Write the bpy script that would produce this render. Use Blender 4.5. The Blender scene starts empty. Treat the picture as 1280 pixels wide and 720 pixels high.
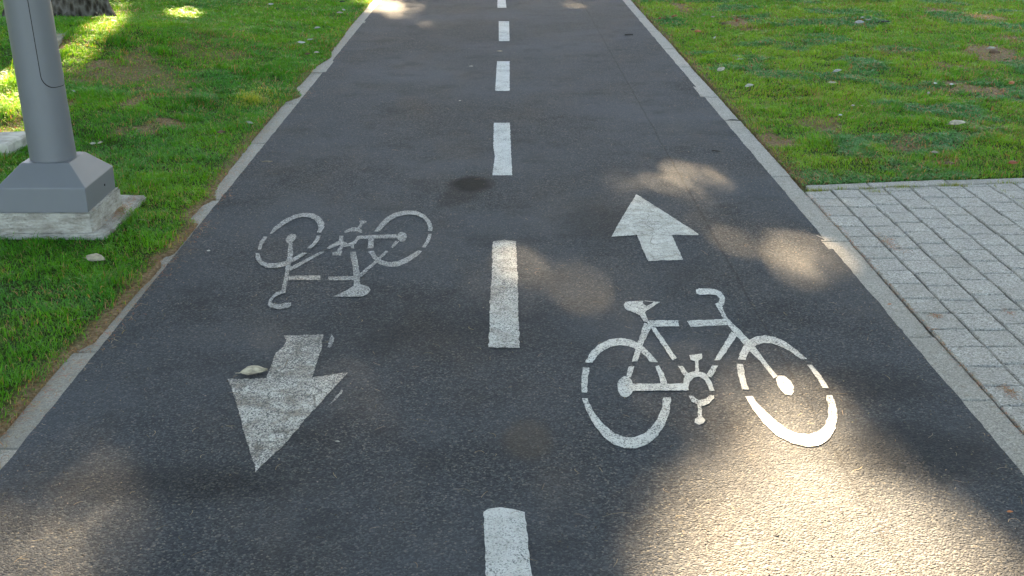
import bpy, bmesh, math, random
import numpy as np
from mathutils import Vector, Matrix, noise as mnoise

random.seed(7)
RNG = np.random.default_rng(11)
scene = bpy.context.scene
COL = scene.collection

# ------------------------------------------------------------------ camera numbers (photo is 1280 x 720)
FPX, CAMH, VPX, VPY = 1450.0, 1.6, 624.0, -182.0
TH = math.atan((360 - VPY) / FPX)
PS = math.atan((640 - VPX) * math.cos(TH) / FPX)
CR = np.array([math.cos(PS), -math.sin(PS), 0.0])
CF = np.array([math.sin(PS) * math.cos(TH), math.cos(PS) * math.cos(TH), -math.sin(TH)])
CU = np.cross(CR, CF)
CAM = np.array([0.0, 0.0, CAMH])


def at(px, py, z=0.0):
    """world point at height z seen at photo pixel (px, py)"""
    d = CR * (px - 640) + CU * (360 - py) + CF * FPX
    p = CAM + d * ((z - CAMH) / d[2])
    return float(p[0]), float(p[1]), float(z)


def to_px(x, y, z):
    qx, qy, qz = np.asarray(x) - CAM[0], np.asarray(y) - CAM[1], np.asarray(z) - CAM[2]
    a = qx * CR[0] + qy * CR[1] + qz * CR[2]
    b = qx * CU[0] + qy * CU[1] + qz * CU[2]
    c = qx * CF[0] + qy * CF[1] + qz * CF[2]
    c = np.where(np.abs(c) < 1e-3, 1e-3, c)
    return 640 + FPX * a / c, 360 - FPX * b / c, c


# ------------------------------------------------------------------ numpy value noise
def vnoise(x, y, seed=0):
    x = np.asarray(x, float); y = np.asarray(y, float)
    xi = np.floor(x).astype(np.int64); yi = np.floor(y).astype(np.int64)
    fx = x - xi; fy = y - yi
    fx = fx * fx * (3 - 2 * fx); fy = fy * fy * (3 - 2 * fy)

    def h(a, b):
        n = (a * 374761393 + b * 668265263 + seed * 974634541) & 0xFFFFFFFF
        n = ((n ^ (n >> 13)) * 1274126177) & 0xFFFFFFFF
        n = n ^ (n >> 16)
        return (n & 0xFFFFFF) / float(0xFFFFFF)
    a = h(xi, yi); b = h(xi + 1, yi); c = h(xi, yi + 1); d = h(xi + 1, yi + 1)
    return (a * (1 - fx) + b * fx) * (1 - fy) + (c * (1 - fx) + d * fx) * fy


def fbm(x, y, sc, seed=0, o=3):
    s = 0; amp = .5; tot = 0
    for k in range(o):
        s = s + amp * vnoise(np.asarray(x) * sc, np.asarray(y) * sc, seed + k * 17); tot += amp
        amp *= .5; sc *= 2.1
    return s / tot


def smooth(a, b, v):
    t = np.clip((np.asarray(v, float) - a) / (b - a), 0, 1)
    return t * t * (3 - 2 * t)


# ------------------------------------------------------------------ layout
XL, XR = -1.385, 1.433          # asphalt edges
KW = 0.112                       # kerb width
# how far the lawn has crept over the left kerb, read along the kerb
_edge_px = [(0, .085), (30, .085), (50, .07), (66, .06), (72, .02), (84, .075), (112, .09), (121, .0), (129, .085),
            (165, .085), (200, .07), (234, .055), (243, .03), (249, .005), (256, .05), (272, .055), (280, .0), (318, -.005),
            (324, .03), (333, .01), (350, .015), (400, .022), (430, .02), (443, .065), (470, .07), (520, .072), (588, .08), (700, .085)]
_eY = np.array([at(0, p)[1] for p, w in _edge_px])[::-1]
_eW = np.array([w for p, w in _edge_px])[::-1]


def edge_left(y):
    return XL - np.interp(y, _eY, _eW) - .010 * (fbm(np.asarray(y), np.zeros_like(y), 14, 5) - .5)


P0 = at(1017, 232); P1 = at(1280, 222)
PSL = (P1[1] - P0[1]) / (P1[0] - P0[0])


def pave_y(x):
    """far edge of the paved walkway's own kerb"""
    return P0[1] + PSL * (np.asarray(x) - P0[0])


def height(x, y):
    x = np.asarray(x, float); y = np.asarray(y, float)
    n = .022 * (fbm(x, y, 1.7, 3) - .5) + .02 * (fbm(x, y, 5.0, 9) - .5)
    uL = edge_left(y) - x
    left = -.06 + .064 * smooth(0, .015, uL) + .012 * smooth(.02, .3, uL)
    g = np.exp(-(((x + 4.15) / 1.35) ** 2 + ((y - 9.9) / 1.5) ** 2))
    g2 = np.exp(-(((x + 2.9) / .9) ** 2 + ((y - 10.2) / 1.3) ** 2))
    left = left + smooth(0, .5, uL) * (.20 * g + .07 * g2 + n + .04 * smooth(0, 3, uL))
    # little worn scarp along the foot of the mound
    ln = (y - 7.0) + .55 * (x + 2.9) + .25 * (fbm(x, y, 1.3, 77) - .5)
    left = left + .045 * smooth(-.06, .08, ln) * smooth(.5, 1.0, -x - 1.4) * smooth(2.6, 1.6, -x - 1.4) * smooth(8.6, 7.6, y)
    uR = x - (XR + KW - .004) + .03 * (fbm(np.asarray(y), np.zeros_like(y), 9, 21) - .5)
    uP = y - pave_y(x) + .012 + .02 * (fbm(x, y, 9, 33) - .5)
    u2 = np.minimum(uR, uP)
    right = -.075 + .075 * smooth(0, .02, u2) + .01 * smooth(.02, .3, u2)
    right = right + smooth(0, .6, u2) * (n * 1.2 + .05 * (fbm(x, y, .6, 41) - .4) + .03 * smooth(0, 4, uR))
    mid = -.06 + 0 * x
    r = np.where(x < XL + .05, left, np.where(x > XR, right, mid))
    far = smooth(20, 60, np.hypot(x, y - 6))
    return r * (1 - far) + far * (-.06)


def hit(px, py):
    z = 0.0
    for _ in range(12):
        x, y, _z = at(px, py, z)
        z = float(height(x, y))
    return x, y, z


# ------------------------------------------------------------------ helpers
def link(name, me, mat=None, parent=None):
    o = bpy.data.objects.new(name, me)
    COL.objects.link(o)
    if mat is not None and not me.materials:
        me.materials.append(mat)
    if parent is not None:
        o.parent = parent
    return o


def mesh_obj(name, v, f, mat=None, parent=None, smooth_=False):
    me = bpy.data.meshes.new(name)
    me.from_pydata([tuple(map(float, p)) for p in v], [], f)
    me.update()
    if smooth_:
        me.polygons.foreach_set('use_smooth', [True] * len(me.polygons))
    return link(name, me, mat, parent)


def np_mesh(name, v, loops, starts, totals):
    me = bpy.data.meshes.new(name)
    me.vertices.add(len(v)); me.vertices.foreach_set('co', np.asarray(v, np.float32).ravel())
    me.loops.add(len(loops)); me.loops.foreach_set('vertex_index', np.asarray(loops, np.int32))
    me.polygons.add(len(starts)); me.polygons.foreach_set('loop_start', np.asarray(starts, np.int32))
    me.polygons.foreach_set('loop_total', np.asarray(totals, np.int32))
    me.update(calc_edges=True)
    return me


def empty(name, loc, label, cat, group=None):
    o = bpy.data.objects.new(name, None)
    o.empty_display_size = .1
    COL.objects.link(o)
    o.location = loc
    return tag(o, label, cat, group)


def tag(o, label, cat, group=None):
    o['label'] = label; o['category'] = cat
    if group:
        o['group'] = group
    return o


def kind(o, k, label=None, cat=None):
    o['kind'] = k
    if label: o['label'] = label
    if cat: o['category'] = cat
    return o


# ------------------------------------------------------------------ materials
class NT:
    def __init__(s, name):
        s.m = bpy.data.materials.new(name); s.m.use_nodes = True
        s.t = s.m.node_tree; s.n = s.t.nodes; s.l = s.t.links
        s.bsdf = s.n['Principled BSDF']; s.out = s.n['Material Output']
        s._pos = None

    def node(s, typ, **kw):
        nd = s.n.new(typ)
        for k, v in kw.items():
            setattr(nd, k, v)
        return nd

    def set(s, sock, v):
        if hasattr(v, 'is_output') or isinstance(v, bpy.types.NodeSocket):
            s.l.new(v, sock)
        else:
            sock.default_value = v

    def pos(s):
        if s._pos is None:
            s._pos = s.node('ShaderNodeNewGeometry').outputs['Position']
        return s._pos

    def mapped(s, scale=(1, 1, 1), vec=None, loc=(0, 0, 0)):
        m = s.node('ShaderNodeMapping')
        s.l.new(vec if vec is not None else s.pos(), m.inputs['Vector'])
        m.inputs['Scale'].default_value = scale; m.inputs['Location'].default_value = loc
        return m.outputs[0]

    def noise(s, scale, detail=3, rough=.55, vec=None, dist=0):
        nd = s.node('ShaderNodeTexNoise')
        s.l.new(vec if vec is not None else s.pos(), nd.inputs['Vector'])
        nd.inputs['Scale'].default_value = scale; nd.inputs['Detail'].default_value = detail
        nd.inputs['Roughness'].default_value = rough; nd.inputs['Distortion'].default_value = dist
        return nd.outputs['Fac']

    def voro(s, scale, out='Color', vec=None, feature='F1'):
        nd = s.node('ShaderNodeTexVoronoi'); nd.feature = feature
        s.l.new(vec if vec is not None else s.pos(), nd.inputs['Vector'])
        nd.inputs['Scale'].default_value = scale
        return nd.outputs[out]

    def ramp(s, fac, pts, interp='LINEAR'):
        r = s.node('ShaderNodeValToRGB'); r.color_ramp.interpolation = interp
        e = r.color_ramp.elements
        while len(e) < len(pts):
            e.new(.5)
        for i, (p, c) in enumerate(pts):
            e[i].position = p
            e[i].color = (c, c, c, 1) if isinstance(c, (int, float)) else (*c, 1)
        s.l.new(fac, r.inputs[0])
        return r.outputs[0]

    def mix(s, fac, a, b, mode='MIX'):
        m = s.node('ShaderNodeMix'); m.data_type = 'RGBA'; m.blend_type = mode
        s.set(m.inputs[0], fac)
        for i, v in ((6, a), (7, b)):
            if isinstance(v, tuple):
                v = (*v[:3], 1)
            s.set(m.inputs[i], v)
        return m.outputs[2]

    def math(s, op, a, b=0.0, c=None, clamp=False):
        m = s.node('ShaderNodeMath', operation=op); m.use_clamp = clamp
        s.set(m.inputs[0], a); s.set(m.inputs[1], b)
        if c is not None: s.set(m.inputs[2], c)
        return m.outputs[0]

    def sep(s, vec):
        n = s.node('ShaderNodeSeparateColor'); s.l.new(vec, n.inputs[0]); return n.outputs

    def bump(s, h, strength, dist):
        b = s.node('ShaderNodeBump'); s.l.new(h, b.inputs['Height'])
        b.inputs['Strength'].default_value = strength; b.inputs['Distance'].default_value = dist
        s.l.new(b.outputs[0], s.bsdf.inputs['Normal']); return b

    def fin(s, col, rough=.8, spec=.4):
        s.set(s.bsdf.inputs['Base Color'], (*col, 1) if isinstance(col, tuple) else col)
        s.set(s.bsdf.inputs['Roughness'], rough)
        s.bsdf.inputs['Specular IOR Level'].default_value = spec
        return s.m


def ellipse_mask(m, cx, cy, rx, ry, ang=0, wob=0.35, wsc=9, lo=1.15, hi=.55):
    """1 inside a world-space ellipse on the ground, soft and irregular edge"""
    mp = m.node('ShaderNodeMapping'); mp.vector_type = 'TEXTURE'
    m.l.new(m.pos(), mp.inputs['Vector'])
    mp.inputs['Location'].default_value = (cx, cy, 0); mp.inputs['Rotation'].default_value = (0, 0, ang)
    mp.inputs['Scale'].default_value = (rx, ry, 1)
    ln = m.node('ShaderNodeVectorMath', operation='LENGTH'); m.l.new(mp.outputs[0], ln.inputs[0])
    r = m.math('ADD', ln.outputs['Value'], m.math('MULTIPLY', m.math('SUBTRACT', m.noise(wsc, 4), .5), wob * 2))
    mr = m.node('ShaderNodeMapRange'); mr.interpolation_type = 'SMOOTHSTEP'
    m.l.new(r, mr.inputs[0])
    mr.inputs[1].default_value = lo; mr.inputs[2].default_value = hi
    mr.inputs[3].default_value = 0; mr.inputs[4].default_value = 1
    return mr.outputs[0]


def asphalt_nodes(m):
    r = m.sep(m.voro(190, 'Color'))[0]
    grain = m.ramp(r, [(0, (.010, .0105, .012)), (.42, (.020, .021, .0235)), (.70, (.034, .035, .038)), (.86, (.052, .052, .052)), (.95, (.072, .067, .059)), (1, (.115, .10, .08))])
    fine = m.noise(420, 2, .6)
    col = m.mix(m.ramp(fine, [(.35, 0.0), (.8, .4)]), grain, (.040, .042, .047))
    big = m.noise(.75, 5, .62)
    col = m.mix(m.ramp(big, [(.38, 0.0), (.66, .6)]), col, (.050, .053, .059))
    # dusty brown drifts
    br = m.noise(2.3, 5, .65, m.mapped((1, .45, 1)))
    col = m.mix(m.ramp(br, [(.5, 0.0), (.80, .28)]), col, (.075, .058, .042))
    # darker blotches of binder
    dk = m.noise(3.2, 6, .66)
    col = m.mix(m.ramp(dk, [(.52, 0.0), (.70, .48)]), col, (.013, .0135, .0155))
    return m.mix(1.0, col, (1.56, 1.64, 1.74), 'MULTIPLY')


def asphalt_bump(m):
    d = m.voro(190, 'Distance'); d2 = m.voro(75, 'Distance')
    n = m.noise(60, 3)
    h = m.math('ADD', m.math('MULTIPLY', d, -.9), m.math('MULTIPLY', d2, -.5))
    return m.math('ADD', h, m.math('MULTIPLY', n, .7))


def mat_asphalt():
    m = NT('asphalt')
    col = asphalt_nodes(m)
    x, y, _ = at(592, 230)
    col = m.mix(m.math('MULTIPLY', ellipse_mask(m, x - .01, y, .125, .17, 0, .22, 8), .95), col, (.007, .0075, .009))
    x, y, _ = at(572, 246)
    col = m.mix(m.math('MULTIPLY', ellipse_mask(m, x, y, .10, .22, -.3, .5, 8), .45), col, (.010, .011, .012))
    x, y, _ = at(660, 549)
    col = m.mix(m.math('MULTIPLY', ellipse_mask(m, x, y, .085, .14, 0, .25, 9), .4), col, (.085, .066, .048))  # warm brown tint painted where a faint pool of sun falls
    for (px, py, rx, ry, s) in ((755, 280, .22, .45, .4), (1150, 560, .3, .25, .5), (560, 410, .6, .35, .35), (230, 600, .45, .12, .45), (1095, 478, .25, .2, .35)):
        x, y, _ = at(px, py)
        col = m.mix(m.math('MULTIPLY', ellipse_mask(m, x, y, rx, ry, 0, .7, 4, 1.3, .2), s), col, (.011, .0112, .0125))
    # a straight joint in the surfacing, right of the centre line
    sx = m.node('ShaderNodeSeparateXYZ'); m.l.new(m.pos(), sx.inputs[0])
    wob = m.math('MULTIPLY', m.math('SUBTRACT', m.noise(3, 3), .5), .02)
    j = m.math('ABSOLUTE', m.math('SUBTRACT', m.math('ADD', sx.outputs[0], wob), .955))
    jm = m.ramp(m.math('MULTIPLY', j, 60), [(0.0, .4), (.5, 0.0)])
    col = m.mix(jm, col, (.013, .013, .014))
    m.bump(asphalt_bump(m), .8, .0045)
    return m.fin(col, .88, .12)


def mat_paint(name, col=(.66, .68, .68), wear=.5, dirt=.25, dirtcol=(.25, .22, .18)):
    m = NT(name)
    asp = asphalt_nodes(m)
    g = m.voro(250, 'Color'); gr = m.sep(g)[1]
    fine = m.noise(330, 3, .75); pat = m.noise(9, 5, .65); huge = m.noise(2.2, 2)
    k = m.math('ADD', m.math('MULTIPLY', gr, .5), m.math('MULTIPLY', fine, .5))
    k = m.math('ADD', k, m.math('MULTIPLY', m.math('SUBTRACT', pat, .5), .55))
    k = m.math('ADD', k, m.math('MULTIPLY', m.math('SUBTRACT', huge, .5), .3))
    lo = .95 - wear * .62
    mask = m.ramp(k, [(max(0, lo - .10), 0.0), (min(1, lo + .16), .9)])
    d = m.noise(13, 7, .75, None, .6)
    base = m.mix(m.ramp(d, [(.40, 0.0), (.62, dirt)]), col, dirtcol)
    ck = m.voro(11, 'Distance', m.mapped((1, 1, 1), None), 'DISTANCE_TO_EDGE')
    cm = m.math('MULTIPLY', m.ramp(ck, [(0.0, 1.0), (.035, 0.0)]), m.ramp(m.noise(5, 3), [(.48, 0.0), (.6, dirt * 1.2)]))
    base = m.mix(cm, base, tuple(a * .5 for a in dirtcol))
    sp = m.ramp(m.noise(300, 3, .8), [(.38, 0.0), (.68, .6)])
    base = m.mix(sp, base, (.26, .26, .25))
    c = m.mix(mask, base, asp)
    m.bump(asphalt_bump(m), .8, .004)
    return m.fin(c, .75, .35)


def mat_stone(name, c1, c2, c3, scale=240, bump=.003, moss=None):
    m = NT(name)
    v = m.math('ADD', m.math('MULTIPLY', m.sep(m.voro(scale, 'Color'))[0], .6), m.math('MULTIPLY', m.noise(scale * 1.3, 3, .8), .4))
    col = m.ramp(v, [(.16, c1), (.30, tuple(a * .7 for a in c2)), (.45, c2), (.62, c2), (.78, c3)])
    at_ = m.node('ShaderNodeAttribute', attribute_name='tone')
    big = m.noise(6, 5, .65)
    col = m.mix(m.ramp(big, [(.35, 0.0), (.75, .45)]), col, tuple(a * .62 for a in c2))
    col = m.mix(m.math('MULTIPLY', at_.outputs['Fac'], .9), col, (.20, .185, .16))
    dt = m.noise(28, 5, .7)
    col = m.mix(m.ramp(dt, [(.55, 0.0), (.72, .55)]), col, (.15, .115, .075))
    h = m.math('ADD', m.noise(90, 4, .7), m.math('MULTIPLY', m.noise(14, 4), .8))
    m.bump(h, .8, bump)
    return m.fin(col, .85, .3)


def mat_concrete():
    m = NT('weathered_concrete')
    n = m.noise(9, 6, .7, m.mapped((1, 1, 3)))
    col = m.ramp(n, [(.25, (.14, .115, .085)), (.42, (.33, .305, .27)), (.6, (.49, .465, .425)), (.8, (.26, .24, .21))])
    st = m.noise(22, 5, .7, m.mapped((1, 1, 5)))
    col = m.mix(m.ramp(st, [(.56, 0.0), (.72, .7)]), col, (.10, .09, .075))
    ru = m.noise(5, 4, .6)
    col = m.mix(m.ramp(ru, [(.62, 0.0), (.75, .6)]), col, (.30, .15, .06))
    h = m.math('ADD', m.noise(45, 6, .75), m.math('MULTIPLY', m.voro(60, 'Distance'), .4))
    m.bump(h, 1.0, .02)
    return m.fin(col, .9, .2)


def mat_metal_paint(name='grey_painted_steel', c=(.128, .133, .148)):
    m = NT(name)
    n = m.noise(7, 5, .6, m.mapped((1, 1, .25)))
    col = m.mix(m.ramp(n, [(.4, 0.0), (.75, .3)]), c, tuple(a * .8 for a in c))
    d = m.noise(130, 3, .7)
    col = m.mix(m.ramp(d, [(.68, 0.0), (.8, .35)]), col, (.24, .22, .19))
    m.bump(m.noise(300, 2), .12, .001)
    return m.fin(col, .48, .45)


def mat_plain(name, c, rough=.8, var=.25, sc=40, spec=.3, trans=0):
    m = NT(name)
    n = m.noise(sc, 4, .65)
    col = m.mix(m.ramp(n, [(.35, 0.0), (.72, 1.0)]), c, tuple(min(1, a * (1 - var * 1.6)) for a in c))
    m.bump(m.noise(sc * 3, 3), .5, .003)
    return m.fin(col, rough, spec)


def mat_bark():
    m = NT('tree_bark')
    v = m.voro(26, 'Distance', m.mapped((1, 1, .45)))
    n = m.noise(34, 7, .75, m.mapped((1, 1, .6)))
    h = m.math('ADD', v, m.math('MULTIPLY', n, .6))
    col = m.ramp(h, [(.35, (.018, .014, .011)), (.7, (.065, .055, .045)), (1.0, (.15, .135, .12))])
    m.bump(h, 1.0, .05)
    return m.fin(col, .9, .15)


def mat_vcol(name, transl=.35, rough=.55, spec=.3, attr='tint'):
    m = NT(name)
    a = m.node('ShaderNodeAttribute', attribute_name=attr)
    m.l.new(a.outputs['Color'], m.bsdf.inputs['Base Color'])
    m.bsdf.inputs['Roughness'].default_value = rough
    m.bsdf.inputs['Specular IOR Level'].default_value = spec
    tr = m.node('ShaderNodeBsdfTranslucent')
    hs = m.node('ShaderNodeHueSaturation'); hs.inputs['Hue'].default_value = .462; hs.inputs['Value'].default_value = 1.3; hs.inputs['Saturation'].default_value = 1.05
    m.l.new(a.outputs['Color'], hs.inputs['Color'])
    m.l.new(hs.outputs[0], tr.inputs[0])
    mx = m.node('ShaderNodeMixShader'); mx.inputs[0].default_value = transl
    m.l.new(m.bsdf.outputs[0], mx.inputs[1]); m.l.new(tr.outputs[0], mx.inputs[2])
    m.l.new(mx.outputs[0], m.out.inputs[0])
    return m.m


BARE = []   # bare brown patches in the lawns: x, y, rx, ry, strength
for (px, py, rx, ry, s) in ((1240, 68, 34, 10, 1.0), (1215, 112, 38, 11, .85), (1205, 84, 30, 8, .7), (1180, 13, 22, 3.5, .8), (1235, 22, 22, 5, .8), (1262, 48, 16, 6, .7),
                            (965, 175, 20, 14, .8), (850, 8, 14, 8, .9), (925, 28, 16, 9, .8), (1030, 158, 26, 10, .6), (1140, 180, 30, 10, .55), (1170, 200, 20, 7, .5), (1120, 66, 24, 8, .35), (1073, 5, 20, 4, .6),
                            (168, 126, 16, 10, .9), (150, 92, 50, 18, .6), (205, 105, 45, 16, .5), (118, 84, 12, 6, .8), (205, 152, 26, 5, 1.0), (228, 146, 18, 5, .9), (185, 163, 16, 4, .7), (90, 130, 8, 5, .8),
                            (260, 60, 40, 12, .35), (290, 68, 24, 6, .45), (112, 22, 12, 7, 1.0), (122, 16, 10, 6, 1.0), (3, 25, 10, 16, 1.0), (75, 53, 12, 5, .7), (160, 15, 18, 4, .6), (148, 165, 10, 5, .6), (10, 150, 12, 10, .4)):
    x, y, z = hit(px, py)
    sc_ = CAMH / math.cos(TH) / (py - VPY)
    BARE.append((x, y, rx * sc_, ry * sc_ * sc_ * FPX / CAMH * 1.0, s))


def bare(x, y):
    b = np.zeros_like(np.asarray(x, float))
    w = (fbm(x, y, 6, 61) - .5) * 1.9 + (fbm(x, y, 24, 63) - .5) * 1.1
    for (cx, cy, rx, ry, s) in BARE:
        r = np.hypot((x - cx) / rx, (y - cy) / ry) + w
        b = np.maximum(b, s * smooth(1.25, .45, r))
    # ragged worn strip where the lawn meets the left kerb, and smaller one on the right
    uL = edge_left(y) - x
    strip = smooth(.10, .0, uL - .05 * (fbm(x, y, 6, 15) - .3)) * np.where(x < 0, 1, 0)
    ystr = np.interp(y, [at(0, p)[1] for p in (620, 520, 470, 440, 420, 330, 270, 230, 150, 40)], [.75, .7, .65, .75, .95, .95, .95, .7, .35, .3])
    b = np.maximum(b, strip * ystr)
    uR = x - (XR + KW)
    b = np.maximum(b, smooth(.10, .0, uR - .08 * (fbm(x, y, 5, 16) - .4)) * np.where(x > 0, .55, 0))
    return b


# ================================================================== GROUND
def build_ground():
    def axis(bp):
        out = []
        for (a, b, st) in bp:
            out += list(np.arange(a, b - 1e-6, st))
        out.append(bp[-1][1])
        return np.array(out)
    xs = axis([(-300, -60, 40), (-60, -14, 4), (-14, -7, .5), (-7, -1.7, .06), (-1.7, -1.34, .012), (-1.34, 1.4, .35), (1.4, 1.75, .0125), (1.75, 7.2, .06), (7.2, 14, .5), (14, 60, 4), (60, 300, 40)])
    ys = axis([(-200, -20, 30), (-20, -2, 2), (-2, 2, .2), (2, 16.5, .05), (16.5, 24, .5), (24, 60, 4), (60, 400, 40)])
    X, Y = np.meshgrid(xs, ys)
    Z = height(X, Y)
    nx, ny = len(xs), len(ys)
    v = np.stack([X.ravel(), Y.ravel(), Z.ravel()], 1)
    i = np.arange((ny - 1) * (nx - 1)); r = i // (nx - 1); c = i % (nx - 1)
    a = r * nx + c
    loops = np.stack([a, a + 1, a + 1 + nx, a + nx], 1).ravel()
    me = np_mesh('ground', v, loops, np.arange(len(a)) * 4, np.full(len(a), 4))
    at_ = me.attributes.new('bare', 'FLOAT', 'POINT')
    at_.data.foreach_set('value', bare(X, Y).ravel().astype(np.float32))
    me.polygons.foreach_set('use_smooth', [True] * len(me.polygons))
    m = NT('lawn_soil')
    n = m.noise(55, 5, .7); n2 = m.noise(7, 4)
    soil = m.ramp(n, [(.3, (.09, .055, .03)), (.5, (.24, .16, .09)), (.7, (.42, .30, .18))])
    thatch = m.ramp(n, [(.3, (.02, .035, .006)), (.55, (.045, .075, .012)), (.75, (.09, .10, .025))])
    a_ = m.node('ShaderNodeAttribute', attribute_name='bare')
    col = m.mix(m.math('MULTIPLY', a_.outputs['Fac'], 1.3, clamp=True), thatch, soil)
    m.bump(m.math('ADD', n, m.noise(160, 3)), 1, .02)
    m.fin(col, .95, .1)
    o = link('ground', me, m.m)
    kind(o, 'structure', 'lawn soil on both sides of the asphalt path', 'ground')


build_ground()


# ================================================================== PATH
def build_path():
    ys = np.concatenate([np.arange(-4, 16, .035), np.arange(16, 70, 1.0)])
    v = []; f = []
    nx = 2
    for y in ys:
        jl = .004 * (mnoise.noise((y * 9, 0, 3)) + .6 * mnoise.noise((y * 31, 4, 3)))
        jr = .0065 * (mnoise.noise((y * 5, 9, 3)) + .7 * mnoise.noise((y * 22, 14, 3)))
        v += [(XL - .004 + jl, y, 0.0), (XR + .006 + jr, y, 0.0)]
    n = len(ys)
    for i in range(n - 1):
        a = i * 2
        f.append((a, a + 1, a + 3, a + 2))
    # skirts down to the bedding
    base = len(v)
    for i in range(n):
        v += [(v[i * 2][0] + .004, v[i * 2][1], -.05), (v[i * 2 + 1][0] - .004, v[i * 2 + 1][1], -.05)]
    for i in range(n - 1):
        a = i * 2; b = base + i * 2
        f.append((a, a + 2, b + 2, b)); f.append((a + 1, b + 1, b + 3, a + 3))
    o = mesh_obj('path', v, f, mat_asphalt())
    kind(o, 'structure', 'dark asphalt bicycle path with two lanes', 'path')


build_path()
M_KERB = mat_stone('granite_kerb', (.10, .10, .10), (.32, .30, .27), (.50, .475, .43), 260, .004)
M_PAVER = mat_stone('granite_paver', (.05, .05, .05), (.355, .335, .31), (.56, .535, .50), 230, .005)


def block(v, f, poly, ztop, zbot, inset=.005, drop=.004, jit=.002, step=.035, tone=None, tones=None):
    """stone block over a convex ground polygon (counter-clockwise) with worn, slightly uneven arris"""
    pts = []
    n = len(poly)
    for i in range(n):
        a = np.array(poly[i]); b = np.array(poly[(i + 1) % n])
        k = max(1, int(np.linalg.norm(b - a) / step))
        for j in range(k):
            p = a + (b - a) * j / k
            pts.append(p)
    pts = np.array(pts); c = pts.mean(0)
    out = []
    for p in pts:
        q = p + np.array([random.uniform(-jit, jit), random.uniform(-jit, jit)])
        out.append(q)
    out = np.array(out)
    m = len(out)
    d = c - out
    # inset along the inward edge normals
    nrm = np.zeros_like(out)
    for i in range(m):
        e = out[(i + 1) % m] - out[i - 1]
        L = np.linalg.norm(e) + 1e-9
        nrm[i] = np.array([-e[1], e[0]]) / L
    ins = out + nrm * inset
    tilt = (random.uniform(-.008, .008), random.uniform(-.008, .008)) if tone is not None else (0, 0)
    b0 = len(v)
    for p in ins:
        v.append((p[0], p[1], ztop + (p[0] - c[0]) * tilt[0] + (p[1] - c[1]) * tilt[1] + random.uniform(-.0007, .0007)))
    for p in out:
        v.append((p[0], p[1], ztop - drop + (p[0] - c[0]) * tilt[0] + (p[1] - c[1]) * tilt[1]))
    for p in out:
        v.append((p[0], p[1], zbot))
    f.append(tuple(range(b0, b0 + m)))
    for i in range(m):
        j = (i + 1) % m
        f.append((b0 + m + i, b0 + m + j, b0 + j, b0 + i))
        f.append((b0 + 2 * m + i, b0 + 2 * m + j, b0 + m + j, b0 + m + i))
    if tones is not None:
        tones += [tone] * (1 + 2 * m)


def finish_blocks(name, v, f, tones, mat):
    o = mesh_obj(name, v, f, mat)
    a = o.data.attributes.new('tone', 'FLOAT', 'FACE')
    a.data.foreach_set('value', np.array(tones, np.float32))
    return o


def build_kerbs():
    # joints of the right kerb as seen, then regular stones further on
    jr = [-1.5, -.4, .7] + [at(0, p)[1] for p in (640, 505, 424, 305, 222, 152, 123, 84, 62, 40, 22)]
    jr = sorted(jr); last = jr[-1]
    while last < 60:
        last += 1.0 if last < 20 else 4; jr.append(last)
    v, f, t = [], [], []
    for a, b in zip(jr[:-1], jr[1:]):
        dx = random.uniform(-.004, .004)
        x0, x1 = XR - .02, XR + KW - .002 + dx
        block(v, f, [(x0, a + .002), (x1, a + .002), (x1, b - .002), (x0, b - .002)], -.003 + random.uniform(-.0015, .001), -.12, .006, .005, .0022, .04, random.uniform(0, .3), t)
    o = finish_blocks('kerb', v, f, t, M_KERB)
    kind(o, 'structure', 'pale granite kerb along the right side of the path', 'kerb')
    jl = [-1.5, -.4, .7, 1.8] + [at(0, p)[1] for p in (560, 440, 330, 250, 179, 130, 91, 48, 29, 12, 0)]
    jl = sorted(jl); last = jl[-1]
    while last < 60:
        last += 1.0 if last < 20 else 4; jl.append(last)
    v, f, t = [], [], []
    for a, b in zip(jl[:-1], jl[1:]):
        dx = random.uniform(-.004, .004)
        block(v, f, [(XL - KW + dx, a + .0025), (XL + .02, a + .0025), (XL + .02, b - .0025), (XL - KW + dx, b - .0025)], -.003 + random.uniform(-.0015, .001), -.12, .006, .005, .0022, .04, random.uniform(.1, .6), t)
    o = finish_blocks('kerb', v, f, t, M_KERB)
    kind(o, 'structure', 'grey granite kerb half buried along the left side of the path', 'kerb')


build_kerbs()


def clip_half(poly, fn):
    out = []
    n = len(poly)
    for i in range(n):
        a, b = poly[i], poly[(i + 1) % n]
        fa, fb = fn(a), fn(b)
        if fa <= 0: out.append(a)
        if (fa < 0 < fb) or (fb < 0 < fa):
            t = fa / (fa - fb)
            out.append((a[0] + (b[0] - a[0]) * t, a[1] + (b[1] - a[1]) * t))
    return out


EW = .085   # width of the walkway's own edging


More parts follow.
